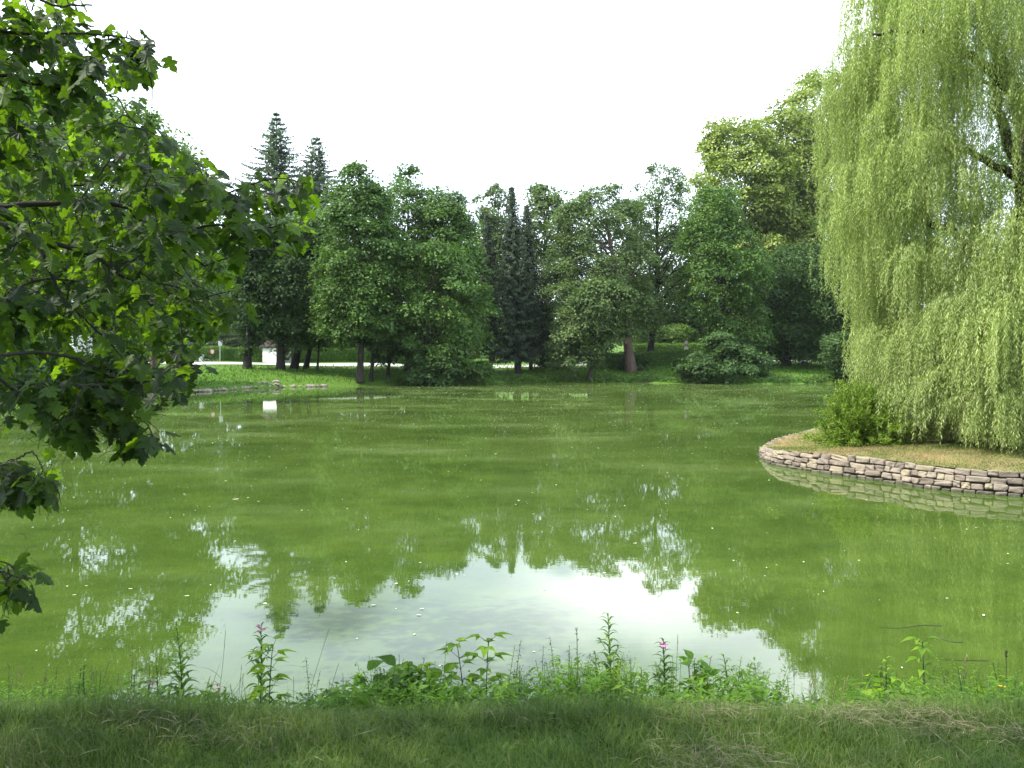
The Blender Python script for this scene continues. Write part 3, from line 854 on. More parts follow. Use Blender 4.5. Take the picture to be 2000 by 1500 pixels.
tree('broadleaf_shrub', 'dark shrub at the water by the left skirt of the willow', 'shrub', 89, (1680, 748), [(650, 1620, 1740), (695, 1602, 1760), (746, 1632, 1755)], M['dark'], 40, 20, trunk=0)
tree('broadleaf_tree', 'tree standing straight behind the willow crown', 'tree', 106, (1810, 720), [(240, 1760, 1860), (400, 1700, 1925), (600, 1700, 1925), (690, 1740, 1890)], M['dark'], 80, 32, trunk=16)
tree('broadleaf_tree', 'tree behind the willow at the right edge', 'tree', 96, (1985, 724), [(230, 1940, 2040), (400, 1880, 2110), (600, 1880, 2110), (690, 1920, 2060)], M['mid'], 80, 34, trunk=16)
# beyond the road
for lab, D_, bx, rw, mt in (
        ('pale bush on the meadow above the tall grey post', 120, 415, [(646, 385, 440), (665, 370, 460), (695, 380, 450)], 'light'),
        ('pale bush on the meadow between hedge and lone ivy tree', 124, 470, [(640, 440, 505), (665, 430, 520), (695, 440, 510)], 'light'),
        ('pale bush on the meadow above the left end of the white hut', 126, 520, [(645, 495, 545), (668, 485, 560), (695, 490, 550)], 'light'),
        ('pale bush on the meadow edge left of the squat pillar', 116, 360, [(640, 320, 395), (665, 305, 405), (700, 315, 400)], 'light'),
        ('pale bush on the meadow edge under the leaning tree', 112, 300, [(636, 255, 335), (662, 245, 350), (702, 250, 345)], 'light'),
        ('golden yellow bush glowing under the low spreading tree', 112, 890, [(642, 850, 935), (662, 845, 940), (692, 858, 925)], 'gold'),
        ('pale green bush behind the clipped hedge near the round sign', 122, 1300, [(635, 1255, 1345), (660, 1245, 1360), (690, 1250, 1355)], 'light')):
    tree('meadow_bush', lab, 'bush', D_, (bx, 700), rw, M[mt], 40, 15, trunk=0, group=None, leaf=(.34, .2))
for lab, D_, bx, rw, mt in (
        ('far tree at the foot of the meadow left of the firs', 150, 430, [(480, 400, 470), (540, 370, 500), (640, 380, 490)], 'mid'),
        ('far tree left of the sloping bare trunk on the left bank', 118, 330, [(430, 300, 400), (520, 270, 430), (690, 280, 420)], 'mid'),
        ('far tree behind the pinkish roofed house', 112, 215, [(400, 150, 280), (520, 130, 310), (700, 140, 300)], 'mid'),
        ('far tree beside the pinkish roofed house at the left edge', 110, 5, [(380, -60, 90), (520, -90, 120), (700, -60, 100)], 'dark'),
        ('far tree filling the gap right of the firs', 135, 650, [(400, 600, 690), (500, 580, 720), (670, 590, 710)], 'mid'),
        ('far tree filling the gap left of the dark spruces', 138, 930, [(450, 880, 970), (540, 870, 980), (680, 880, 970)], 'mid'),
        ('far tree in the gap right of the reddish trunk', 134, 1265, [(420, 1220, 1320), (520, 1200, 1340), (670, 1210, 1330)], 'grey'),
        ('far dark tree between ragged tree and layered tree', 136, 1350, [(400, 1310, 1400), (520, 1290, 1420), (670, 1300, 1400)], 'mid'),
        ('far dark tree under the dip of the yellow crowns', 139, 1570, [(380, 1510, 1630), (520, 1490, 1660), (690, 1500, 1650)], 'dark'),
        ('far tree behind the two firs', 155, 590, [(450, 550, 640), (540, 530, 660), (660, 540, 650)], 'mid'),
        ('far tree behind the round topped tree', 158, 720, [(450, 680, 770), (540, 660, 790), (660, 670, 780)], 'dark'),
        ('far tree behind the rounded sloping tree', 160, 860, [(460, 820, 910), (550, 800, 930), (670, 810, 920)], 'dark'),
        ('far tree seen between spruces and broad grey green tree', 150, 1010, [(450, 960, 1060), (540, 950, 1080), (670, 960, 1070)], 'dark'),
        ('far tree behind the broad grey green tree', 150, 1170, [(430, 1120, 1230), (540, 1100, 1250), (670, 1110, 1240)], 'dark'),
        ('far tree behind the round road sign', 150, 1330, [(520, 1280, 1380), (580, 1260, 1400), (665, 1270, 1390)], 'mid'),
        ('far tree behind the layered tree', 165, 1480, [(420, 1420, 1540), (540, 1400, 1560), (680, 1410, 1550)], 'dark')):
    tree('broadleaf_tree', lab, 'tree', D_, (bx, 700), rw, M[mt], 56, 26, 9, 15, leaf=(.5, .34), trunk=14, group='trees beyond the road')


def X_at(px, Y): return at(px, 700, Y)[0]


hedge('long clipped hedge along the road left of the white hut', [(X_at(250, 99), 99), (X_at(520, 101), 101), (X_at(880, 106), 106)], 1.65, 1.6, M['hedge'])
hedge('pale topped hedge beside the thick reddish trunk', [(X_at(1150, 102), 102), (X_at(1250, 103), 103), (X_at(1352, 103), 103)], 1.75, 1.6, M['hedge'])
hedge('taller green hedge behind the pale topped hedge', [(X_at(1235, 113), 113), (X_at(1300, 114), 114), (X_at(1400, 115), 115)], 2.5, 1.6, M['hedge'])


# ------------------------------------------------------------------ hut, houses, signs
def rot_boxes(g, o, yaw, items):
    c, s = math.cos(yaw), math.sin(yaw)
    for lo_, hi_ in items:
        gg = Geo(); box(gg, lo_, hi_)
        V = gg.V[0]
        V = np.column_stack([V[:, 0] * c - V[:, 1] * s, V[:, 0] * s + V[:, 1] * c, V[:, 2]]) + np.array(o.location)
        g.add(V, gg.L[0].reshape(-1, 4))


def gable(g, o, yaw, wx, wy, z0, z1, over=.3, th=.14):
    """gable roof of two slabs, ridge along local x"""
    c, s = math.cos(yaw), math.sin(yaw)
    for sg in (-1, 1):
        pr = np.array([[0, z1], [sg * (wy / 2 + over), z0 - (z1 - z0) * over / (wy / 2)]])
        V = []
        for x in (-wx / 2 - over, wx / 2 + over):
            for (y, z) in pr:
                V += [(x, y, z), (x, y, z + th)]
        V = np.array(V)
        V = np.column_stack([V[:, 0] * c - V[:, 1] * s, V[:, 0] * s + V[:, 1] * c, V[:, 2]]) + np.array(o.location)
        g.add(V, [[0, 1, 3, 2], [4, 6, 7, 5], [1, 5, 7, 3], [0, 2, 6, 4], [2, 3, 7, 6], [0, 4, 5, 1]])


def prism_gables(g, o, yaw, wx, wy, z0, z1):
    c, s = math.cos(yaw), math.sin(yaw)
    for x in (-wx / 2 + .004, wx / 2 - .004):
        V = np.array([(x, -wy / 2, z0), (x, wy / 2, z0), (x, 0, z1)])
        V = np.column_stack([V[:, 0] * c - V[:, 1] * s, V[:, 0] * s + V[:, 1] * c, V[:, 2]]) + np.array(o.location)
        g.add(V, [[0, 1, 2]])


def house(name, label, cat, px, Y, wx, wy, h, rise, yaw, wall, roof, side=None, wins=(), chim=None, sink=.2, zbase=None):
    x = X_at(px, Y)
    o = empty(name, (x, Y, (hz(x, Y) if zbase is None else zbase) - sink), label, cat)
    g = Geo(); rot_boxes(g, o, yaw, [((-wx / 2, -wy / 2, 0), (wx / 2, wy / 2, h + sink))]); prism_gables(g, o, yaw, wx, wy, h + sink, h + sink + rise - .05)
    wo = g.build('wall', wall, o)
    g = Geo(); gable(g, o, yaw, wx, wy, h + sink, h + sink + rise)
    ro = g.build('roof', roof, o)
    if chim:
        g = Geo(); rot_boxes(g, o, yaw, [((chim - .25, -.25, h), (chim + .25, .25, h + sink + rise + .6))])
        g.build('chimney', M['plaster'], ro)
    for (wx_, wz_, ww, wh, face) in wins:
        g = Geo(); gl = Geo()
        if face == 'front':
            rot_boxes(g, o, yaw, [((wx_ - ww / 2, -wy / 2 - .05, wz_), (wx_ + ww / 2, -wy / 2 + .02, wz_ + wh))])
            rot_boxes(gl, o, yaw, [((wx_ - ww / 2 + .08, -wy / 2 - .06, wz_ + .08), (wx_ + ww / 2 - .08, -wy / 2 - .03, wz_ + wh - .08))])
        else:
            rot_boxes(g, o, yaw, [((wx / 2 - .02, wx_ - ww / 2, wz_), (wx / 2 + .05, wx_ + ww / 2, wz_ + wh))])
            rot_boxes(gl, o, yaw, [((wx / 2 + .03, wx_ - ww / 2 + .08, wz_ + .08), (wx / 2 + .06, wx_ + ww / 2 - .08, wz_ + wh - .08))])
        nm = 'door' if wh > 1.7 else 'window'
        w_ = g.build(nm, M['wood'] if nm == 'door' else M['signwhite'], o)
        if nm == 'window':
            gl.build('pane', M['glass'], w_)
    return o


hut = house('garden_hut', 'small white walled hut with a dark roof behind the bank trees', 'hut', 541, 100, 2.3, 2.6, 2.0, .75, R(-28), M['plaster'], M['rooftile'], wins=[(.55, .5, .8, 1.85, 'right')], chim=None)
g = Geo(); rot_boxes(g, hut, R(-28), [((1.155, -1.28, .25), (1.20, .10, 2.15))]); g.build('board_panel', M['brownwall'], hut)
house('house', 'house with a pinkish red roof glimpsed through the maple leaves', 'house', 85, 96, 9, 7, 2.9, 1.7, R(12), M['plaster'], M['redroof'], wins=[(-2.4, 1.2, 1.1, 1.3, 'front'), (0, 1.2, 1.1, 1.3, 'front'), (2.6, .3, 1.0, 2.0, 'front')], chim=1.5)
house('house', 'beige house glimpsed between the trees above the right hedge', 'house', 1290, 142, 13, 8, 4.2, 2.8, R(-6), M['beige'], M['rooftile'], wins=[(-4, 1.6, 1.1, 1.4, 'front'), (-1.4, 1.6, 1.1, 1.4, 'front'), (1.4, .5, 1.1, 2.1, 'front'), (4, 1.6, 1.1, 1.4, 'front')], chim=3)


def disc(g, c, r, th, yaw, n_=28):
    an_ = np.arange(n_) * 2 * math.pi / n_
    f_ = np.array([math.sin(yaw), -math.cos(yaw), 0]); u_ = np.array([math.cos(yaw), math.sin(yaw), 0]); z_ = np.array([0, 0, 1.0])
    ring_ = np.cos(an_)[:, None] * u_ * r + np.sin(an_)[:, None] * z_ * r
    V = np.vstack([c + ring_ + f_ * th / 2, c + ring_ - f_ * th / 2])
    g.add(V[:n_], [list(range(n_))]); g.add(V[n_:], [list(range(n_))[::-1]])
    k2 = np.arange(n_)
    g.add(V, np.stack([k2, (k2 + 1) % n_, n_ + (k2 + 1) % n_, n_ + k2], -1))
    return f_


def signpost(label, px, Y, ztop, post_mat, r, zc, yaw, plate=None, post_r=.035):
    x = X_at(px, Y); z0_ = hz(x, Y)
    o = empty('road_sign', (x, Y, z0_), label, 'road sign')
    P0 = np.array([x, Y, z0_])
    g = Geo(); tube(g, [P0 + [0, 0, -.2], P0 + [0, 0, ztop]], [post_r, post_r], 10); g.build('post', post_mat, o, smooth=True)
    if r:
        f_ = np.array([math.sin(yaw), -math.cos(yaw), 0])
        g = Geo(); disc(g, P0 + [0, 0, zc] + f_ * .06, r, .02, yaw); d_ = g.build('sign_disc', M['signred'], o)
        g = Geo(); disc(g, P0 + [0, 0, zc] + f_ * .073, r * .72, .008, yaw); g.build('sign_face', M['signwhite'], d_)
    if plate:
        zc_, hw_, hh_ = plate
        g = Geo(); rot_boxes(g, o, yaw, [((-hw_, -.075, zc_ - hh_), (hw_, -.045, zc_ + hh_))]); g.build('plate', M['signwhite'], o)
    return o


signpost('red rimmed round sign turned sideways on a dark post', 414, 89, 1.75, M['blackmetal'], .32, 1.45, R(58))
signpost('tall grey post with narrow pale plates before the hedge', 430, 97, 2.65, M['metal'], 0, 0, R(70), plate=(2.25, .32, .35), post_r=.05)
signpost('round red rimmed sign above a white plate by the hedges', 1340, 105.5, 3.1, M['metal'], .34, 2.85, R(4), plate=(2.1, .27, .24))

x = X_at(393, 95.5); z_ = hz(x, 95.5)
o = empty('concrete_pillar', (x, 95.5, z_), 'squat pale concrete pillar with a cap on the verge by the hedge', 'pillar')
g = Geo(); rock(g, (x, 95.5, z_ + .32), (.21, .21, .36), 5, p=12, rough=.01); g.build('shaft', M['concrete'], o)
g = Geo(); rock(g, (x, 95.5, z_ + .73), (.28, .28, .07), 6, p=8, rough=.01); g.build('cap', M['concrete'], o)

# ------------------------------------------------------------------ stones along the far left shore
protos = []
for k in range(6):
    g = Geo(); rock(g, (0, 0, 0), (.5, .36, .27), 40 + k, p=3.2, rough=.16, a=[.2, .5, .8, .35, .65, .95][k])
    ob = g.build('shore_stone', M['shorestone'], smooth=False)
    protos.append(ob)
shore = [ground_pt(px, py) for px, py in ((235, 776), (280, 772), (400, 765), (500, 758), (655, 754.6))]
sc = curve(shore, 30)
spots = []
for k in range(150):
    p_ = sc[int(rng.integers(0, len(sc)))] + np.array([rng.uniform(-.3, .3), rng.uniform(-.25, .55), 0])
    spots.append((p_, rng.uniform(.22, .55)))
hp = ground_pt(507, 757)
for k in range(24):
    spots.append((hp + np.array([rng.normal() * .9, rng.uniform(0, 1.6), rng.uniform(.0, .45)]), rng.uniform(.3, .6)))
for k, (p_, s_) in enumerate(spots):
    ob = protos[k] if k < 6 else protos[k % 6].copy()
    if k >= 6: C.objects.link(ob)
    ob.location = (p_[0], p_[1], p_[2] + .10)
    ob.scale = (s_, s_, s_ * rng.uniform(.7, 1.1))
    ob.rotation_euler = (rng.uniform(-.3, .3), rng.uniform(-.3, .3), rng.uniform(0, 6.28))
    if k < 150:
        tag(ob, 'rough pale stone lying along the far left waterline', 'stone', 'stones along the far left shore')
    else:
        tag(ob, 'brown stone in the small heap on the far left shore', 'stone', 'stones of the heap on the far left shore')

# ------------------------------------------------------------------ low growth on the far bank (stuff)
def strip_points(n_, d0, d1, xlim=(-60, 60), ylim=(30, 130)):
    out_ = []
    tot = 0
    while tot < n_:
        P = np.column_stack([rng.uniform(*xlim, n_ * 2), rng.uniform(*ylim, n_ * 2)])
        d = sdist(P, pond)
        P = P[(d > d0) & (d < d1)]
        out_.append(P); tot += len(P)
    return np.vstack(out_)[:n_]


P = strip_points(26000, .1, 14)
Z = height(P[:, 0], P[:, 1])
n_ = len(P)
g = Geo()
h_ = rng.uniform(.12, .34, n_) * np.where(rng.random(n_) < .1, 1.5, 1)
leaf_quads(g, np.column_stack([P, Z - .02]), np.column_stack([rng.normal(size=(n_, 2)) * .35, np.ones(n_)]), np.column_stack([rng.normal(size=(n_, 2)), np.full(n_, .15)]), h_, rng.uniform(.05, .13, n_), rng.random(n_))
tag(g.build('grass', M['bankgrass']), 'rough green grass covering the far bank', 'grass', kind='stuff')

g = Geo()
P = strip_points(9000, .0, 1.3, xlim=(-13, 40), ylim=(76, 100))
Z = height(P[:, 0], P[:, 1])
n_ = len(P)
cen = np.column_stack([P, Z + rng.uniform(.0, .5, n_) * (.4 + .6 * (np.sin(P[:, 0] * 1.3) > -.2))])
T = rvec(n_) + np.array([0, -.4, -.1])
leaf_quads(g, cen, T, rvec(n_) * .6 + np.array([0, -.4, .9]), rng.uniform(.14, .3, n_), rng.uniform(.09, .18, n_), rng.random(n_))
tag(g.build('undergrowth', M['mid']), 'low leafy growth fringing the far waterline', 'undergrowth', kind='stuff')

# ------------------------------------------------------------------ the weeping willow on the island
WC = np.array([13.5, 21.4])
wz0 = float(isl_z(np.array([WC]))[0])
wil = empty('willow_tree', (WC[0], WC[1], wz0), 'big weeping willow trailing pale green curtains over the island', 'tree')
g = Geo()
forkp = np.array([13.9, 21.4, 4.6])
tube(g, curve([(13.3, 21.4, wz0 - .2), (13.35, 21.4, wz0 + 1), (13.5, 21.35, 2.8), forkp], 5), np.interp(np.linspace(0, 1, 16), [0, .2, 1], [.62, .46, .40]), 12)
limbs_w = [
    [forkp, (14.3, 21.0, 7.0), (13.6, 20.5, 8.7), (12.1, 20.2, 9.9), (10.6, 20.3, 10.9), (9.3, 20.6, 11.0)],
    [forkp, (14.2, 21.8, 8.2), (13.5, 22.4, 11.6), (12.6, 22.6, 14.4), (11.8, 22.6, 15.4)],
    [forkp, (15.0, 21.2, 7.6), (16.4, 20.6, 10.8), (17.4, 20.2, 12.2)],
    [forkp, (14.6, 22.8, 7.6), (14.9, 24.4, 10.6), (14.8, 25.4, 11.6)],
    [(13.7, 21.4, 3.9), (13.1, 20.2, 5.2), (12.3, 18.9, 5.5), (11.6, 18.0, 5.1)],
    [(14.2, 21.0, 6.6), (13.6, 19.6, 7.6), (13.0, 18.4, 8.2), (12.6, 17.6, 7.9)],
    [(14.2, 21.0, 7.0), (12.8, 20.6, 7.5), (11.4, 20.5, 8.0), (10.4, 20.6, 8.0)],
    [(13.75, 21.5, 4.2), (12.2, 22.2, 6.2), (10.8, 22.6, 6.8), (9.8, 22.6, 6.4)],
    [(14.1, 21.3, 5.6), (15.6, 19.8, 6.8), (16.6, 18.6, 7.0)],
]
for k, lb in enumerate(limbs_w):
    pts = curve(lb, 6)
    pts[1:-1] += rng.normal(size=pts[1:-1].shape) * .05
    r0 = .27 if k < 4 else .14
    tube(g, pts, np.linspace(r0, .035, len(pts)), 8)
g.build('trunk', M['bark'], wil, smooth=True)


def strands(g, starts, out, zend, step=.055, leafL=.105, leafW=.021, lean=.0):
    """hanging leafy whips: start points (n,3), outward direction (n,2), z where each ends"""
    Ps, Ts, Ns, Ls, Av = [], [], [], [], []
    for s_, o_, ze in zip(starts, out, zend):
        ln = s_[2] - ze
        if ln < .25: continue
        n_ = int(ln / step) + 4
        u = np.linspace(0, 1, n_)
        so = rng.uniform(.25, .6)
        arc = np.minimum(u * ln / so, 1.6)
        hx = so * (1 - np.exp(-arc * 1.6)) * .9
        rise = .18 * np.sin(np.clip(arc, 0, 1) * math.pi) * (1 - np.clip(arc, 0, 1))
        sway = rng.normal(size=2) * .05
        ph = rng.uniform(0, 6.28)
        pts = np.column_stack([
            s_[0] + o_[0] * hx + sway[0] * np.sin(u * 3 + ph) * ln * .25 + lean * u * ln * .02,
            s_[1] + o_[1] * hx + sway[1] * np.sin(u * 3.3 + ph) * ln * .25,
            s_[2] + rise - np.maximum(u * ln - so * .35 * np.clip(arc, 0, 1), 0)])
        m2 = n_ * 2
        az = rng.uniform(0, 6.28, m2)
        T = np.column_stack([np.cos(az) * .55, np.sin(az) * .55, -rng.uniform(.35, 1.1, m2)])
        Ps.append(np.repeat(pts, 2, 0) + rng.normal(size=(m2, 3)) * .012)
        Ts.append(T); Ns.append(np.column_stack([np.cos(az), np.sin(az), rng.uniform(.2, 1.0, m2)]))
        Ls.append(leafL * rng.uniform(.65, 1.25, m2) * np.repeat(np.where(u > .9, .7, 1), 2))
        Av.append(np.clip(rng.uniform(0, .45) + rng.random(m2) * .55, 0, 1))
    P, T, N, L_, A_ = map(np.concatenate, (Ps, Ts, Ns, Ls, Av))
    leaf_quads(g, P, T, N, L_, leafW * L_ / leafL, A_)


def tassels(cen, Rx, ztop_f, zend_f, nb, per, rmin=0.0, side=None, spread=.26):
    """branchlets on a dome, each carrying a tassel of whips"""
    S_, O_, E_ = [], [], []
    tot = 0
    while tot < nb:
        a = rng.uniform(0, 2 * math.pi)
        rr = Rx * math.sqrt(rng.uniform(rmin, 1))
        if side is not None and not side(a, rr): continue
        tot += 1
        o_ = np.array([math.cos(a), math.sin(a)])
        p0 = cen + o_ * rr
        zt = ztop_f(rr, a) + rng.normal() * .22
        ze = zend_f(rr, a) + abs(rng.normal()) * .55
        for w_ in range(per):
            off = rng.normal(size=2) * spread
            d_ = o_ * .9 + rng.normal(size=2) * .4
            S_.append((p0[0] + off[0], p0[1] + off[1], zt - abs(rng.normal()) * .3))
            O_.append(d_)
            edge = np.linalg.norm(off) / spread
            E_.append(max(ze + .35 * edge + abs(rng.normal()) * .45, wz0 + .12))
    return S_, O_, E_


def lump(a, k=0.0):
    return .5 * math.sin(3 * a + 1.1 + k) + .35 * math.sin(5 * a + .4 + k) + .25 * math.sin(9 * a + 2 + k)


g = Geo()
Rz_, Rr_ = [.6, 2, 3.5, 5, 6.5, 8, 9.5, 11, 12.2, 13.5, 15, 16], [3.4, 3.3, 3.35, 3.65, 4.0, 4.4, 4.6, 4.7, 4.5, 3.9, 2.8, 1.0]


def curtain(n_, cen, rfun, zlo, zhi, lens, per, depth=(.72, 1.0), spread=.22, skip=None):
    """shorter leafy tassels set one above the other over the crown, so the curtain falls in steps"""
    S_, O_, E_ = [], [], []
    for k in range(n_):
        a = rng.uniform(0, 2 * math.pi)
        z = rng.uniform(zlo, zhi)
        o_ = np.array([math.cos(a), math.sin(a)])
        p0 = cen + o_ * (rfun(z) + .22 * lump(a, z * .35)) * rng.uniform(*depth)
        if skip and rng.random() < skip(p0, z): continue
        L_ = rng.uniform(*lens)
        for w_ in range(per):
            off = rng.normal(size=2) * spread
            edge = np.linalg.norm(off) / spread
            S_.append((p0[0] + off[0], p0[1] + off[1], z - abs(rng.normal()) * .22))
            O_.append(o_ * 1.0 + rng.normal(size=2) * .35)
            E_.append(max(z - L_ * rng.uniform(.75, 1.05) + .28 * edge, wz0 - .10 + abs(rng.normal()) * .14))
    strands(g, S_, O_, E_, step=.06)


thin = lambda p_, z: .42 if (p_[0] > 12.8 and z > 8.4) else 0
prof = lambda z: np.interp(z, Rz_, Rr_)


def boughs(n_, cen, rfun, zlo, zhi, lens, ntas, per, size, skip=None, rpos=(.74, .94)):
    """rounded lobes: every bough carries its own little dome of tassels, with shade left between the lobes"""
    S_, O_, E_ = [], [], []
    pts_ = []
    tries = 0
    while len(pts_) < n_ and tries < 6000:
        tries += 1
        a = rng.uniform(0, 2 * math.pi); z = rng.uniform(zlo, zhi)
        r_b = rfun(z) * rng.uniform(*rpos)
        c = np.array([cen[0] + math.cos(a) * r_b, cen[1] + math.sin(a) * r_b, z])
        if skip and rng.random() < skip(c[:2], z): continue
        if pts_ and min(np.linalg.norm((c - q_) * np.array([1, 1, .62])) for q_, _ in pts_) < size * .82: continue
        pts_.append((c, a))
    for c, a in pts_:
        o_ = np.array([math.cos(a), math.sin(a)]); t_ = np.array([-o_[1], o_[0]])
        sz = size * rng.uniform(.75, 1.3)
        L_ = rng.uniform(*lens)
        for k in range(ntas):
            f1, f2 = np.clip(rng.normal(size=2) * .5, -.95, .8)
            q_ = f1 * f1 + f2 * f2
            p0 = c[:2] + (t_ * f1 + o_ * f2) * sz
            zt = c[2] - .55 * q_ * sz
            Lt = L_ * rng.uniform(.65, 1.1) * (1 - .25 * min(q_, 1))
            dirv = t_ * f1 + o_ * (f2 + .5)
            for w_ in range(per):
                off = rng.normal(size=2) * .13
                S_.append((p0[0] + off[0], p0[1] + off[1], zt - abs(rng.normal()) * .16))
                O_.append(dirv * .8 + rng.normal(size=2) * .3)
                E_.append(max(zt - Lt * rng.uniform(.8, 1.05) + np.linalg.norm(off) * 1.6, wz0 - .10 + abs(rng.normal()) * .16))
    strands(g, S_, O_, E_, step=.06)


boughs(125, WC, prof, 3.4, 15.4, (1.7, 3.8), 13, 8, .92, skip=thin)
curtain(60, WC, prof, 1.6, 4.2, (2.0, 4.5), 9)
curtain(250, WC, prof, 3.0, 15.5, (1.8, 3.8), 9, depth=(.35, .82), spread=.26, skip=thin)
curtain(190, WC, prof, 8.0, 15.2, (1.8, 3.6), 9, depth=(.3, .9), spread=.28, skip=lambda p_, z: .8 if p_[0] > 13.2 else 0)
# low tier bulging towards the water on the near side
WC2 = np.array([12.5, 18.95])
prof2 = lambda z: np.interp(z, [.6, 2, 3.4, 4.4, 5.0, 5.4], [2.5, 2.5, 2.4, 2.0, 1.3, .4])
boughs(22, WC2, prof2, 3.2, 5.2, (1.7, 3.0), 13, 9, .75)
boughs(24, WC2, prof2, 1.4, 3.2, (1.0, 3.6), 13, 9, .65)
curtain(70, WC2, prof2, 1.8, 4.8, (1.6, 3.4), 9, depth=(.4, .85))
# skirt over the left of the island
WC3 = np.array([10.7, 20.6])
curtain(40, WC3, lambda z: np.interp(z, [.6, 2.4, 3.4], [1.2, 1.1, .5]), 1.4, 3.4, (1.5, 3.0), 10, depth=(.4, 1.0))
g.build('crown', M['willow'], wil)

# shrub at the foot of the willow, upright feathery twigs
bx, by = at(1686, 868, 20.4)[0], 20.4
bz = float(isl_z(np.array([[bx, by]]))[0])
bush = empty('leafy_bush', (bx, by, bz), 'bright green feathery bush at the left foot of the willow', 'bush')
g = Geo(); gs = Geo()
P, T, N = [], [], []
for k in range(460):
    a = rng.uniform(0, 6.28); el = rng.uniform(.12, 1.45)
    d = np.array([math.cos(a) * math.cos(el), math.sin(a) * math.cos(el), math.sin(el)])
    ln = (1.02 + .4 * rng.random()) * (1.0 if el < 1 else .95)
    o0 = np.array([bx + rng.normal() * .22, by + rng.normal() * .22, bz])
    u = np.linspace(.05, 1, 24)[:, None]
    pts = o0 + d * u * ln * np.array([.95, .95, 1.25]) + np.array([0, 0, -.22]) * u ** 2 * ln * math.cos(el)
    pts[:, 2] = np.maximum(pts[:, 2], bz + .04)
    if k % 3 == 0: tube(gs, pts[::6], [.012, .010, .008, .005], 4)
    pp = np.repeat(pts[6:], 4, 0)
    m_ = len(pp)
    P.append(pp + rng.normal(size=(m_, 3)) * .02); T.append(d * .8 + rng.normal(size=(m_, 3)) * .6); N.append(rng.normal(size=(m_, 3)) + np.array([0, 0, .8]))
P, T, N = map(np.concatenate, (P, T, N))
leaf_quads(g, P, T, N, rng.uniform(.06, .13, len(P)), rng.uniform(.022, .04, len(P)), rng.random(len(P)))
gs.build('branches', M['darkbark'], bush)
g.build('foliage', M['bush'], bush)

# thin dry turf on the island
m_ = 60000
th = rng.uniform(0, 6.28, m_); k_ = rng.integers(0, ni, m_); f = np.sqrt(rng.uniform(.1, 1, m_))
P2 = icen + (isl[k_] - icen) * (f * .975)[:, None] + rng.normal(size=(m_, 2)) * .05
vis = (P2[:, 1] < 24) & (P2[:, 0] < 15)
P2 = P2[vis]; m_ = len(P2)
fr = np.interp(np.linalg.norm(P2 - icen, axis=1) / np.maximum(1e-6, np.linalg.norm(isl[k_[vis]] - icen, axis=1)), [0, 1], [0, 1])
zt = isl_top(isl[k_[vis]]) + .02 + .16 * (1 - fr)
g = Geo()
leaf_quads(g, np.column_stack([P2, zt - .01]), np.column_stack([rng.normal(size=(m_, 2)) * .8, rng.uniform(.3, 1, m_)]), rvec(m_), rng.uniform(.03, .085, m_), rng.uniform(.008, .016, m_), np.clip(.74 * field(P2 + .2 * rng.normal(size=P2.shape), 1.1) + .5 * rng.random(m_) - .22, 0, 1))
tag(g.build('grass', M['dryturf']), 'short dry yellowed grass on the island inside the stone wall', 'grass', kind='stuff')

# green tufts growing in the joints of the wall
for lab, px, py in (('small green weed in the wall joint near the top course', 1776, 905), ('small green weed low in the wall at the waterline', 1893, 954), ('larger green weed low in the wall nearest the right edge', 1920, 949)):
    p_ = ground_pt(px, py, .36 if py < 920 else .06)
    o = empty('wall_weed', p_, lab, 'plant')
    g = Geo(); m_ = 46
    d = rvec(m_); d[:, 2] = abs(d[:, 2]); d[:, 1] -= .4
    leaf_quads(g, p_ + d * .05 + np.array([-.03, -.03, 0]), d + rng.normal(size=(m_, 3)) * .4, rvec(m_) + np.array([0, -.3, .8]), rng.uniform(.05, .09, m_), .035, rng.random(m_))
    g.build('foliage', M['weed'], o)

# ------------------------------------------------------------------ the maple overhanging from the left
half = np.array([(.10, -.07), (.30, -.05), (.43, .06), (.33, .12), (.27, .21), (.42, .27), (.50, .36), (.60, .42), (.47, .47), (.41, .54), (.30, .55), (.20, .55), (.27, .66), (.23, .74), (.20, .84), (.08, .92), (0, 1.06)])
mid0 = np.array([0, .36])
outl = np.vstack([[(0, 0)], half, half[-2::-1] * np.array([-1, 1])])
LEAF2D = np.vstack([[mid0], outl])
LEAFF = np.array([[0, 1 + k, 1 + (k + 1) % len(outl)] for k in range(len(outl))])


def maple_leaves(g, P, T, N, L, a):
    n_ = len(P)
    T = nrm(T); B = nrm(np.cross(N, T)); N2 = np.cross(T, B)
    x, y = LEAF2D[:, 0], LEAF2D[:, 1]
    fold = rng.uniform(.05, .55, n_)[:, None]; curl = rng.uniform(-.05, .5, n_)[:, None]; tw = rng.normal(size=n_)[:, None] * .12
    zz = -fold * np.abs(x) ** 1.4 - curl * y ** 2 * .6 + tw * x * y + .02 * np.sin(x * 21 + y * 17)
    V = P[:, None] + L[:, None, None] * (x[None, :, None] * B[:, None] + y[None, :, None] * T[:, None] + zz[..., None] * N2[:, None])
    k = len(LEAF2D)
    Fc = (LEAFF[None] + (np.arange(n_) * k)[:, None, None]).reshape(-1, 3)
    g.add(V, Fc, np.repeat(a, len(LEAFF)))


maple_root = np.array([-6.6, 1.2, 1.0])
mp = empty('maple_tree', maple_root, 'maple with dark lobed leaves overhanging the near water from the left', 'tree')
gb = Geo()
nodes = []


def mbranch(ctrl, r0, r1):
    c3 = [at(*c_) if len(c_) == 3 else np.array(c_[:3]) for c_ in ctrl]
    pts = curve(c3, 8)
    pts[1:-1] += rng.normal(size=pts[1:-1].shape) * .0025
    tube(gb, pts, np.linspace(r0, r1, len(pts)), 7)
    nodes.extend(list(pts[2:]))
    return pts


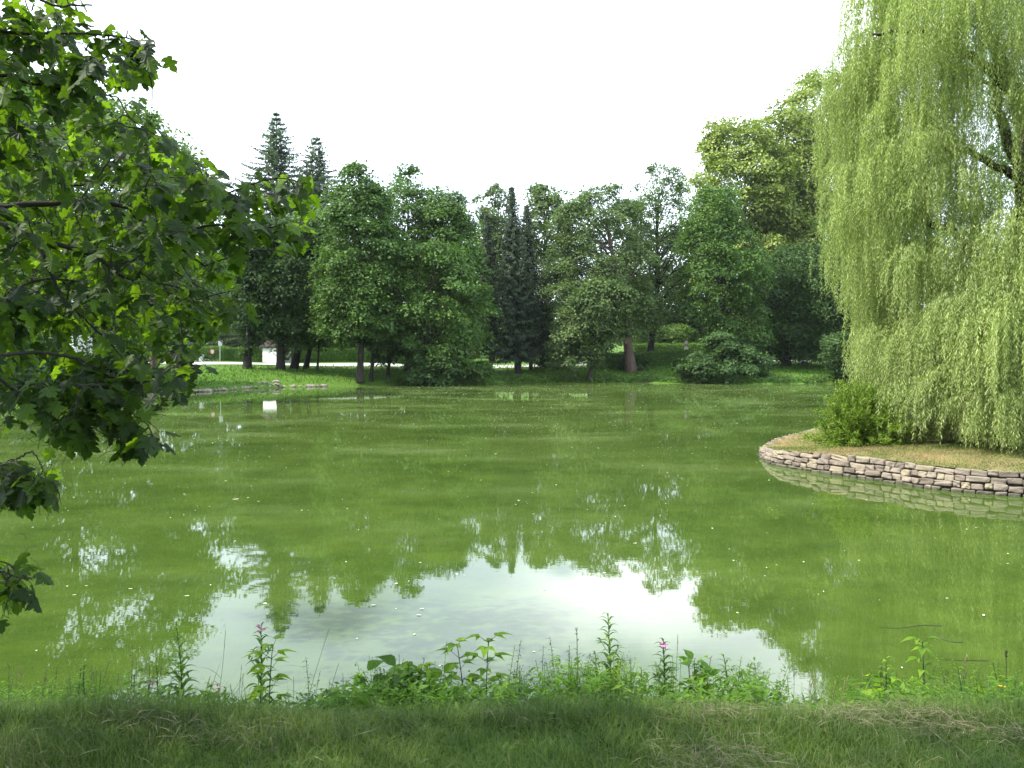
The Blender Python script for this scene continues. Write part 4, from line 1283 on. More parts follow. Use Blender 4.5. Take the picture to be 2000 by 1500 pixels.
W3 = lambda x, y, z: (x, y, z, 0)
tube(gb, curve([maple_root - [0, 0, .3], maple_root + [0, 0, .6], maple_root + [.25, .1, 2.4], maple_root + [.5, .3, 5], maple_root + [.2, .2, 8]], 6), np.interp(np.linspace(0, 1, 25), [0, .1, 1], [.36, .24, .10]), 12)
mbranch([W3(-6.35, 1.35, 3.1), (-420, 470, 3.3), (-150, 430, 4.1), (0, 404, 4.4), (130, 396, 4.5), (240, 402, 4.6), (268, 425, 4.65), (330, 470, 4.8), (400, 520, 5.0)], 0.0275, 0.0056)
mbranch([W3(-6.4, 1.3, 2.9), (-400, 480, 3.2), (-130, 425, 3.8), (0, 438, 4.0), (80, 468, 4.1), (165, 492, 4.2), (215, 520, 4.25), (255, 548, 4.3), (330, 556, 4.4), (400, 580, 4.5)], 0.0231, 0.0042)
mbranch([(60, 462, 4.08), (88, 505, 4.05), (118, 575, 4.1), (140, 600, 4.1), (185, 640, 4.2), (240, 700, 4.3)], 0.0110, 0.0035)
mbranch([W3(-6.3, 1.4, 4.2), (-500, 330, 2.6), (-200, 300, 3.6), (0, 310, 4.9), (60, 334, 5.0), (130, 360, 5.1), (172, 355, 5.1), (214, 318, 5.2), (260, 300, 5.3)], 0.0165, 0.0042)
mbranch([W3(-6.3, 1.4, 4.8), (-500, 200, 2.8), (-200, 150, 3.4), (0, 146, 3.9), (60, 163, 4.0), (130, 175, 4.1), (230, 190, 4.2)], 0.0143, 0.0035)
mbranch([W3(-6.2, 1.4, 5.2), (-450, 30, 3.0), (-150, 40, 3.6), (48, 66, 4.0), (120, 64, 4.05), (212, 70, 4.1), (280, 80, 4.2)], 0.0132, 0.0035)
mbranch([W3(-6.2, 1.4, 5.6), (-300, -120, 3.2), (0, -70, 3.7), (90, 5, 3.9), (180, 10, 4.0)], 0.0132, 0.0042)
mbranch([(268, 425, 4.65), (330, 400, 4.6), (400, 392, 4.6), (470, 368, 4.55), (540, 348, 4.5), (600, 358, 4.5)], 0.0077, 0.0028)
mbranch([(330, 470, 4.8), (410, 440, 4.8), (500, 450, 4.7), (560, 440, 4.6), (600, 470, 4.6)], 0.0072, 0.0028)
mbranch([(400, 520, 5.0), (440, 505, 5.0), (500, 490, 4.9), (570, 495, 4.8)], 0.0055, 0.0028)
mbranch([(215, 520, 4.25), (290, 505, 4.6), (340, 530, 4.9), (390, 560, 5.0), (450, 590, 5.0)], 0.0066, 0.0028)
mbranch([W3(-6.4, 1.3, 2.4), (-380, 640, 3.2), (-120, 590, 3.7), (0, 592, 3.9), (40, 560, 4.0), (110, 545, 4.2), (200, 560, 4.5)], 0.0154, 0.0035)
mbranch([W3(-6.4, 1.3, 2.2), (-380, 760, 3.0), (-120, 720, 3.5), (0, 742, 3.7), (55, 800, 3.8), (120, 825, 3.85), (180, 835, 3.9)], 0.0143, 0.0028)
mbranch([(-120, 720, 3.5), (40, 690, 3.8), (150, 700, 4.0), (215, 735, 4.0), (285, 745, 4.0), (350, 735, 4.1), (378, 705, 4.1)], 0.0099, 0.0028)
mbranch([(150, 700, 4.0), (200, 760, 3.9), (250, 800, 3.85), (290, 830, 3.85)], 0.0055, 0.0028)
mbranch([(-380, 760, 3.0), (-100, 900, 3.5), (0, 906, 3.7), (35, 895, 3.7), (62, 883, 3.7), (78, 905, 3.7), (84, 925, 3.7)], 0.0066, 0.0021)
mbranch([(-100, 900, 3.5), (0, 925, 3.55), (45, 935, 3.6), (95, 955, 3.6)], 0.0055, 0.0028)
mbranch([(-380, 760, 3.0), (-150, 1040, 3.2), (-20, 1105, 3.3), (40, 1130, 3.3)], 0.0066, 0.0028)

poly = np.array([(-80, -40), (175, -40), (170, 5), (205, 28), (250, 42), (285, 62), (303, 110), (322, 145), (268, 172), (205, 178), (215, 195), (300, 195), (322, 212), (298, 235), (345, 262), (360, 285), (390, 310), (440, 330), (470, 360), (520, 335), (560, 325), (600, 345), (632, 378), (612, 430), (604, 462), (612, 492), (575, 505), (520, 480), (480, 492), (470, 530), (468, 605), (430, 640), (382, 690), (382, 745), (355, 790), (305, 795), (312, 830), (308, 880), (262, 905), (225, 900), (225, 865), (165, 862), (140, 885), (75, 855), (20, 800), (-80, 770)])
poly2 = np.array([(-80, 880), (20, 890), (120, 950), (122, 985), (45, 990), (-80, 1000)])
poly3 = np.array([(-80, 1090), (25, 1092), (70, 1140), (62, 1170), (20, 1190), (-80, 1185)])


def inpoly(px, py, pg):
    ins = np.zeros(np.shape(px), bool)
    for i in range(len(pg)):
        a, b_ = pg[i], pg[(i + 1) % len(pg)]
        c = ((a[1] > py) != (b_[1] > py))
        with np.errstate(divide='ignore', invalid='ignore'):
            ins ^= c & (px < a[0] + (py - a[1]) / (b_[1] - a[1]) * (b_[0] - a[0]))
    return ins


clusters = []
for pg, cnt in ((poly, 680), (poly2, 18), (poly3, 9)):
    got = 0
    lo, hi = pg.min(0), pg.max(0)
    while got < cnt:
        px, py = rng.uniform(lo[0], hi[0]), rng.uniform(lo[1], hi[1])
        if not inpoly(px, py, pg): continue
        # sparser outer boughs at upper left and out to the right
        dens = 1.0
        if py < 230: dens = .30
        elif px > 420: dens = .5
        elif py > 640: dens = .32
        if rng.random() > dens: continue
        if pg is not poly: Yd = rng.uniform(3.4, 3.8)
        elif px > 420: Yd = rng.uniform(4.2, 5.3)
        elif py < 190: Yd = rng.uniform(3.8, 4.6)
        elif py > 700: Yd = rng.uniform(3.6, 4.3)
        else: Yd = rng.uniform(3.9, 7.6)
        clusters.append(at(px, py, Yd)); got += 1
for px, py, Yd in ((95, 835, 3.8), (130, 850, 3.85), (165, 835, 3.85), (205, 850, 3.85), (235, 880, 3.8), (262, 862, 3.8), (290, 835, 3.85), (300, 855, 3.8), (245, 800, 3.9), (280, 785, 4.0), (205, 800, 3.9), (60, 800, 3.8), (30, 770, 3.7), (340, 745, 4.1), (370, 715, 4.1), (350, 700, 4.1), (10, 905, 3.65), (45, 925, 3.65), (90, 955, 3.6), (20, 945, 3.6), (15, 1110, 3.3), (35, 1140, 3.3), (10, 1150, 3.3), (590, 375, 4.5), (560, 470, 4.8), (585, 440, 4.7), (300, 80, 4.2), (285, 130, 4.2), (250, 60, 4.1)):
    clusters.append(at(px, py, Yd))
clusters = np.array(clusters)
# grow a twig from the nearest bough to each leaf cluster, nearest clusters first
nodes = list(np.array(nodes))
order = np.argsort([np.min(np.linalg.norm(np.array(nodes) - c_, axis=1)) for c_ in clusters])
LP, LT, LN, LL, LA = [], [], [], [], []
gp = Geo()
for ci in order:
    c_ = clusters[ci]
    nd = np.array(nodes)
    w_ = np.linalg.norm(nd - c_, axis=1) + .25 * np.maximum(nd[:, 0] - c_[0], 0)
    s0 = nd[int(np.argmin(w_))]
    dl = np.linalg.norm(c_ - s0)
    mid = (s0 + c_) / 2 + rng.normal(size=3) * .06 * dl + np.array([0, 0, .10 * dl])
    pts = curve([s0, mid, c_], 5)
    tube(gb, pts, np.linspace(.0035 + .004 * min(dl, 1.2), .0025, len(pts)), 5)
    nodes += [pts[3], pts[6], pts[-1]]
    td = nrm(c_ - s0)
    nl = int(rng.integers(5, 8))
    out_ = td
    for q_ in range(nl):
        back = c_ - td * .06 * (q_ // 2) * rng.uniform(.5, 1.6)
        az = rng.uniform(0, 6.28)
        pd = nrm(np.array([math.cos(az), math.sin(az) * .8, rng.uniform(-.5, .35)]) + td * .6)
        pet = rng.uniform(.05, .10)
        tip = back + pd * pet + np.array([0, 0, -.015])
        hang = rng.uniform(.3, 1.3)
        LP.append(tip); LT.append(pd * .8 + np.array([0, 0, -hang]))
        LN.append(np.array([pd[0] * .75, pd[1] * .75, .75]) + rng.normal(size=3) * .3)
        LL.append(rng.uniform(.058, .11)); LA.append(rng.random())
        tube(gp, np.array([back, back + pd * pet * .55 + [0, 0, .006], tip]), [.0016, .0014, .0014], 4)
LP, LT, LN, LL, LA = map(np.array, (LP, LT, LN, LL, LA))
px, py, _ = proj(LP + nrm(LT) * LL[:, None] * .5)
ok = inpoly(px, py, poly) | inpoly(px, py, poly2) | inpoly(px, py, poly3) | (rng.random(len(px)) < .15)
g = Geo()
maple_leaves(g, LP[ok], LT[ok], LN[ok], LL[ok], LA[ok])
# the rest of the crown, above and behind the photographer: it shades the near bank
m_ = 250
cen = []
while len(cen) < m_:
    c_ = np.array([-4.4, .6, 8.6]) + rvec(1)[0] * np.array([8.2, 6.4, 3.8]) * rng.uniform(.35, 1) ** .5
    if c_[1] > .2:
        u_, v_, f_ = proj(c_)
        pad = 1540 * 1.1 / f_
        if u_ > -120 - pad and u_ < 2120 + pad and v_ > -90 - pad: continue
    if c_[2] < 4.4 or c_[1] + .2 * (c_[2] - 1) > 3.4 + rng.normal() * .6: continue
    cen.append(c_)
cen = np.array(cen)
crown_cloud(g, cen, rng.uniform(.5, .9, m_), np.tile([-5.0, .5], (m_, 1)), 9, 8, .20, .17, .7)
for c_ in cen[::6]:
    s0 = maple_root + np.array([.4, .2, rng.uniform(4, 7.5)])
    tube(gb, curve([s0, (s0 + c_) / 2 + [0, 0, .3], c_], 5), np.linspace(.06, .01, 11), 5)
gb.build('trunk', M['darkbark'], mp, smooth=True)
gp.build('leaf_stalk', M['darkstem'], mp)
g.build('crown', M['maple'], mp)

# ------------------------------------------------------------------ near bank: lawn edge, undergrowth, plants
def blades(g, P, h, w, lean, a, seg=3):
    """bent grass blades: base points, height, width"""
    n_ = len(P)
    az = rng.uniform(0, 6.28, n_)
    d = np.stack([np.cos(az), np.sin(az), 0 * az], -1)
    az2 = az + rng.uniform(.8, 2.3, n_)
    sd = np.stack([np.cos(az2), np.sin(az2), 0 * az], -1)
    rows_ = []
    for k in range(seg + 1):
        u = k / seg
        c = P + d * (lean * h * u ** 1.8)[:, None] + np.array([0, 0, 1.0]) * (h * (u - .35 * np.minimum(lean, 1.6) * u ** 2.2))[:, None]
        wk = (w * (1 - u) ** .7 * .5)[:, None]
        rows_ += [c - sd * wk, c + sd * wk] if k < seg else [c]
    V = np.stack(rows_, 1)
    nv = V.shape[1]
    off = (np.arange(n_) * nv)[:, None]
    for k in range(seg - 1):
        g.add(V if k == 0 else np.zeros((0, 3)), (off + np.array([[2 * k, 2 * k + 1, 2 * k + 3, 2 * k + 2]])) - (0 if k == 0 else n_ * nv), a)
    g.add(np.zeros((0, 3)), off + np.array([[2 * seg - 2, 2 * seg - 1, 2 * seg]]) - n_ * nv, a)


n_ = 95000
P = np.column_stack([rng.uniform(-3.6, 3.6, n_), rng.uniform(2.75, 3.85, n_)])
n2 = 22000
P = np.vstack([P, np.column_stack([rng.uniform(-9, 9, n2), rng.uniform(-2.5, 3.9, n2)])])
Z = height(P[:, 0], P[:, 1])
n_ = len(P)
ed = smooth(3.25, 3.75, P[:, 1])
h_ = rng.uniform(.045, .12, n_) * (.7 + .7 * field(P, 3.1)) * (1 + .55 * ed)
g = Geo()
blades(g, np.column_stack([P, Z - .005]), h_, rng.uniform(.0022, .0048, n_) * (1 + .3 * ed), rng.uniform(.1, 1.3, n_), np.clip(rng.random(n_) * .62 + .38 * field(P, 2.3), 0, 1))
tag(g.build('grass', M['grass']), 'shaded mown grass on the near bank', 'grass', kind='stuff')

n_ = 6500
P = np.column_stack([rng.uniform(-3.6, 3.6, n_ * 6), rng.uniform(2.75, 3.75, n_ * 6)])
wt = field(P, 1.9) * field(P + 3, 4.1)
P = P[rng.random(len(P)) < np.clip((wt - .30) * 1.7, .008, 1)][:n_]
n_ = len(P)
Z = height(P[:, 0], P[:, 1])
az = rng.uniform(0, 6.28, n_) * .5 + .4 * np.sin(P[:, 0] * 3) + np.where(rng.random(n_) < .5, math.pi, 0)
T = np.column_stack([np.cos(az), np.sin(az) * .8, rng.normal(size=n_) * .16])
g = Geo()
leaf_quads(g, np.column_stack([P, Z + rng.uniform(.03, .10, n_)]), T, np.column_stack([rng.normal(size=(n_, 2)) * .5, np.ones(n_)]), rng.uniform(.04, .15, n_), rng.uniform(.0012, .0026, n_), rng.random(n_))
tag(g.build('dry_clippings', M['straw']), 'pale dry grass clippings lying on the near bank', 'clippings', kind='stuff')

# leafy fringe between lawn and water
g = Geo()
n_ = 3600
P = np.column_stack([rng.uniform(-3.6, 3.9, n_), rng.uniform(3.72, 4.75, n_)])
Z = height(P[:, 0], P[:, 1])
pxs = 1000 + P[:, 0] / P[:, 1] * F
tops = np.interp(pxs, [-300, 0, 150, 300, 450, 580, 640, 760, 860, 960, 1100, 1200, 1260, 1380, 1500, 1560, 1640, 1720, 1850, 2000, 2300],
                 [1345, 1350, 1350, 1352, 1372, 1380, 1350, 1324, 1330, 1334, 1306, 1316, 1345, 1335, 1335, 1376, 1366, 1340, 1348, 1345, 1345])
h_ = np.maximum(CAM[2] - (tops - 703) / F * P[:, 1] - Z, .06) * rng.uniform(.45, 1.05, n_)
Ps, Ts, Ns, Ls, Av = [], [], [], [], []
for k in range(n_):
    m_ = int(5 + h_[k] * 46)
    u = rng.uniform(.2, 1, m_) ** .8
    lx = rng.normal(size=2) * .16
    pts = np.column_stack([P[k, 0] + lx[0] * u * h_[k], P[k, 1] + lx[1] * u * h_[k], Z[k] + u * h_[k]])
    az = rng.uniform(0, 6.28, m_)
    Ps.append(pts); Ts.append(np.column_stack([np.cos(az), np.sin(az), rng.uniform(-.5, .7, m_)])); Ns.append(np.column_stack([rng.normal(size=(m_, 2)) * .4, np.ones(m_)]))
    big = rng.random() < .3
    Ls.append(rng.uniform(.02, .045, m_) * (1.7 if big else 1)); Av.append(np.clip(rng.uniform(0, .5) + rng.random(m_) * .5, 0, 1))
Ps, Ts, Ns, Ls, Av = map(np.concatenate, (Ps, Ts, Ns, Ls, Av))
leaf_quads(g, Ps, Ts, Ns, Ls, Ls * rng.uniform(.2, .42, len(Ls)), Av)
tag(g.build('undergrowth', M['weed']), 'low green weeds filling the slope between lawn and water', 'undergrowth', kind='stuff')

g = Geo()
n_ = 5200
P = np.column_stack([rng.uniform(-3.9, 4.2, n_), rng.uniform(3.62, 4.8, n_)])
P = P[rng.random(n_) < .35 + .65 * field(P, 1.7)]
n_ = len(P)
Z = height(P[:, 0], P[:, 1])
h_ = np.maximum(CAM[2] - (1390 - 52 * field(P, 2.1) - 703) / F * P[:, 1] - Z, .05) * rng.uniform(.5, 1.15, n_) + .20 * (P[:, 0] < -1.2) * rng.random(n_) ** 1.5
blades(g, np.column_stack([P, Z - .01]), h_, rng.uniform(.0025, .006, n_), rng.uniform(.15, 1.1, n_), rng.random(n_), 4)
tag(g.build('long_grass', M['weed_dark']), 'uncut long grass along the edge of the near bank', 'grass', kind='stuff')


def ribbon(g, base, d, up, L, Wd, droop, a, seg=4, shape='lance'):
    """one arching leaf as a folded strip"""
    d = d / np.linalg.norm(d)
    side = np.cross(d, up); side /= max(np.linalg.norm(side), 1e-6)
    pts = []
    p_, dd = np.array(base, float), np.array(d, float)
    cl = [p_.copy()]
    for k in range(seg):
        p_ = p_ + dd * L / seg
        dd = dd + np.array([0, 0, -droop / seg]); dd /= np.linalg.norm(dd)
        cl.append(p_.copy())
    prof = {'lance': [.25, .9, 1, .7, .3], 'ovate': [.35, 1, .95, .55, .2], 'grass': [.8, 1, .9, .6, .25]}[shape]
    V = []
    for k in range(seg):
        w_ = Wd * .5 * np.interp(k / (seg - 1), np.linspace(0, 1, 5), prof)
        lift = np.array([0, 0, w_ * .35])
        V += [cl[k] - side * w_ + lift, cl[k], cl[k] + side * w_ + lift]
    V.append(cl[-1])
    Fq = []
    for k in range(seg - 1):
        Fq += [[3 * k, 3 * k + 1, 3 * k + 4, 3 * k + 3], [3 * k + 1, 3 * k + 2, 3 * k + 5, 3 * k + 4]]
    g.add(V, Fq, a)
    k = seg - 1
    n0 = g.n - len(V)
    g.add(np.zeros((0, 3)), np.array([[3 * k, 3 * k + 1, 3 * seg], [3 * k + 1, 3 * k + 2, 3 * seg]]) + n0 - g.n, a)


def flower(g, c, r, n_=5, up=(0, -.5, .9)):
    for k in range(n_):
        a = k * 2 * math.pi / n_ + rng.uniform(-.2, .2)
        ribbon(g, c, np.array([math.cos(a), math.sin(a), .35]), np.array(up), r, r * .75, .6, rng.random(), 3, 'ovate')


def plant(kind, label, px, top, Y, mat='weed', lean=0.0, flowers=0, scale=1.0, cat='plant', group=None, dense=1.0, name=None):
    tp = at(px + lean, top, Y)
    x0 = at(px, 1400, Y)[0]
    z0_ = hz(x0, Y) - .02
    b0 = np.array([x0, Y, z0_])
    H = tp[2] - z0_
    names = {'tall': 'tall_herb', 'broad': 'broadleaf_herb', 'pair': 'paired_leaf_herb', 'slender': 'slender_herb', 'bushy': 'bushy_herb', 'stalk': 'grass_stalk', 'bud': 'budded_herb'}
    o = empty(name or names[kind], b0, label, cat, group)
    gs, gl, gf = Geo(), Geo(), Geo()
    wob = rng.normal(size=2) * .02
    u = np.linspace(0, 1, 10)
    st = b0 + (tp - b0) * u[:, None]
    st[:, 0] += np.sin(u * 3.1) * wob[0]; st[:, 1] += np.sin(u * 2.7) * wob[1]
    at_u = lambda t_: np.array([np.interp(t_, u, st[:, k]) for k in range(3)])
    up = np.array([0, 0, 1.0])
    if kind == 'tall':
        tube(gs, st, np.linspace(.0055, .002, 10), 6)
        nsh = max(1, int(2 * dense))
        stems = [(b0, tp, 1.0)]
        lv = int(H / .0135 * dense)
        for k in range(lv):
            t_ = .12 + .88 * (k + .5) / lv
            c = at_u(t_)
            a = k * 2.4 + rng.uniform(-.3, .3)
            L = .175 * scale * (1 - .66 * max(0, t_ - .35) / .65) * rng.uniform(.75, 1.15)
            d = np.array([math.cos(a), math.sin(a), .75 + .5 * t_])
            ribbon(gl, c, d, up, L, L * .19, 1.7 + rng.uniform(0, .9), rng.random(), 5)
            if rng.random() < .32 and .15 < t_ < .75:     # short side shoot
                e = c + np.array([math.cos(a + 1), math.sin(a + 1), 1.0]) * .07 * scale
                tube(gs, np.array([c, (c + e) / 2 + [0, 0, -.005], e]), [.002, .0018, .001], 4)
                for q_ in range(6):
                    a2 = rng.uniform(0, 6.28)
                    ribbon(gl, e - (e - c) * rng.uniform(0, .5), np.array([math.cos(a2), math.sin(a2), .6]), up, .055 * scale * rng.uniform(.7, 1.2), .012 * scale, 1.3, rng.random(), 4)
    elif kind == 'pair':
        tube(gs, st, np.linspace(.0055, .0022, 10), 6)
        lv = max(3, int(H / .075))
        for k in range(lv):
            t_ = .25 + .75 * (k + .9) / lv
            t_ = min(t_, .985)
            c = at_u(t_)
            a = (k % 2) * 1.2 + rng.uniform(-.4, .4)
            for sg in (0, math.pi):
                d = np.array([math.cos(a + sg), math.sin(a + sg) * .8, .75])
                pl = .065 * scale * rng.uniform(.7, 1.2) * (1.15 - .4 * t_)
                e = c + d / np.linalg.norm(d) * pl
                tube(gs, np.array([c, e]), [.0018, .0013], 4)
                L = .11 * scale * rng.uniform(.8, 1.2)
                d2 = np.array([math.cos(a + sg), math.sin(a + sg), .12])
                ribbon(gl, e, d2, up, L, L * .36, .7, rng.random(), 5, 'ovate')
                for s3 in (-.9, .9):
                    d3 = np.array([math.cos(a + sg + s3), math.sin(a + sg + s3), .1])
                    ribbon(gl, e, d3, up, L * .62, L * .28, .7, rng.random(), 4, 'ovate')
    elif kind == 'broad':
        for s_ in range(int(9 * dense)):
            a = rng.uniform(0, 6.28); sp = rng.uniform(0, .22) * scale
            hh = H * (rng.uniform(.9, 1.0) if s_ < 4 else rng.uniform(.55, 1.0)) * (1 - sp * .5)
            e = b0 + np.array([math.cos(a) * sp, math.sin(a) * sp * .7, hh])
            stm = curve([b0 + np.array([math.cos(a), math.sin(a), 0]) * sp * .25, (b0 + e) / 2 + np.array([0, 0, .02]), e], 4)
            tube(gs, stm, np.linspace(.004, .0016, len(stm)), 5)
            for k in range(int(13 * dense)):
                t_ = rng.uniform(.2, 1); ii = t_ * (len(stm) - 1); i0 = min(int(ii), len(stm) - 2)
                c = stm[i0] + (stm[i0 + 1] - stm[i0]) * (ii - i0)
                az = rng.uniform(0, 6.28)
                d = np.array([math.cos(az), math.sin(az), rng.uniform(.1, .8)])
                e2 = c + d * .025
                tube(gs, np.array([c, e2]), [.0014, .001], 3)
                L = .112 * scale * rng.uniform(.6, 1.25)
                ribbon(gl, e2, d, up + rng.normal(size=3) * .25, L, L * .52, rng.uniform(.5, 1.6), rng.random(), 5, 'ovate')
            if rng.random() < .55:
                for k in range(3):
                    az = rng.uniform(0, 6.28)
                    ribbon(gf, e, np.array([math.cos(az) * .5, math.sin(az) * .5, 1]), np.array([1, 0, .2]), .03 * scale, .011 * scale, .3, rng.random(), 4, 'ovate')
    elif kind == 'slender':
        tube(gs, st, np.linspace(.0034, .0012, 10), 5)
        lv = int(H / .014)
        for k in range(lv):
            t_ = .15 + .85 * k / lv
            c = at_u(t_); a = k * 2.4
            L = .046 * scale * rng.uniform(.6, 1.2) * (1.1 - .35 * t_)
            ribbon(gl, c, np.array([math.cos(a), math.sin(a), .25]), up, L, L * .2, .9, rng.random(), 4)
            if t_ < .7 and rng.random() < .45 * dense:
                e = c + np.array([math.cos(a + 1), math.sin(a + 1), .8]) * .06
                tube(gs, np.array([c, e]), [.0012, .0008], 3)
                for q_ in range(8):
                    a2 = rng.uniform(0, 6.28)
                    ribbon(gl, c + (e - c) * rng.uniform(.3, 1), np.array([math.cos(a2), math.sin(a2), .4]), up, .026 * rng.uniform(.7, 1.2), .007, .8, rng.random(), 3)
    elif kind == 'bushy':
        for s_ in range(int(13 * dense)):
            a = rng.uniform(0, 6.28); sp = rng.uniform(.02, .17) * scale
            e = b0 + np.array([math.cos(a) * sp, math.sin(a) * sp * .7, H * (rng.uniform(.9, 1.0) if s_ < 5 else rng.uniform(.6, 1.0))])
            stm = curve([b0 + np.array([math.cos(a), math.sin(a), 0]) * sp * .3, (b0 + e) / 2, e], 5)
            tube(gs, stm, np.linspace(.0024, .001, len(stm)), 4)
            m_ = int(H / .0055)
            for k in range(m_):
                t_ = rng.uniform(.12, 1); ii = t_ * (len(stm) - 1); i0 = min(int(ii), len(stm) - 2)
                c = stm[i0] + (stm[i0 + 1] - stm[i0]) * (ii - i0)
                az = rng.uniform(0, 6.28); rr = rng.uniform(0, .028)
                d = np.array([math.cos(az), math.sin(az), rng.uniform(.2, .9)])
                ribbon(gl, c + d * rr, d, up, .026 * scale * rng.uniform(.6, 1.3), .007 * scale, .7, rng.random(), 3)
    elif kind == 'stalk':
        tube(gs, st, np.linspace(.0019, .0008, 10), 4)
        for k in range(4):
            c = at_u(.1 + .18 * k); a = rng.uniform(0, 6.28)
            ribbon(gl, c, np.array([math.cos(a), math.sin(a), 1.4]), up, .22 * rng.uniform(.6, 1.1), .0055, 1.3, rng.random(), 6, 'grass')
        top_d = (st[-1] - st[-2]) / np.linalg.norm(st[-1] - st[-2])
        for k in range(46):
            t_ = rng.uniform(.0, 1)
            c = tp - top_d * .11 * scale * t_
            az = rng.uniform(0, 6.28)
            ribbon(gf, c, np.array([math.cos(az) * .35, math.sin(az) * .35, 1]), np.array([1, .2, .2]), .014 * scale, .0035 * scale, 0, rng.random(), 3)
    elif kind == 'bud':
        tube(gs, st, np.linspace(.004, .0018, 10), 5)
        lv = int(H / .03)
        for k in range(lv):
            t_ = .15 + .8 * k / lv
            c = at_u(t_); a = k * 2.4
            L = .06 * scale * (1.1 - .6 * t_)
            ribbon(gl, c, np.array([math.cos(a), math.sin(a), .6]), up, L, L * .22, .8, rng.random(), 4)
        for k in range(26):
            az = rng.uniform(0, 6.28)
            ribbon(gf, tp - np.array([0, 0, rng.uniform(0, .04)]), np.array([math.cos(az), math.sin(az), 1.0]), np.array([1, 0, .3]), .016, .006, .2, rng.random(), 3)
    gs.build('stem', M['stem' if kind in ('bushy', 'slender', 'stalk') else 'darkstem'], o, smooth=True)
    gl.build('foliage', M[mat], o)
    if flowers:
        gq = Geo()
        for k in range(flowers):
            a = rng.uniform(0, 6.28)
            c = tp + np.array([math.cos(a) * .016, math.sin(a) * .016 - .006, -rng.uniform(0, .045)])
            flower(gq, c, .019 * scale)
        gq.build('flower', M['pink'], o)
    if gf.n:
        fo = gf.build('bud' if kind == 'bud' else ('seed_head' if kind == 'stalk' else 'foliage'), M['darkseed' if kind == 'bud' else ('seed' if kind == 'stalk' else 'red_leaf')], o)
        if kind == 'broad': fo['label'] = 'reddish young leaves at the shoot tips'
    return o


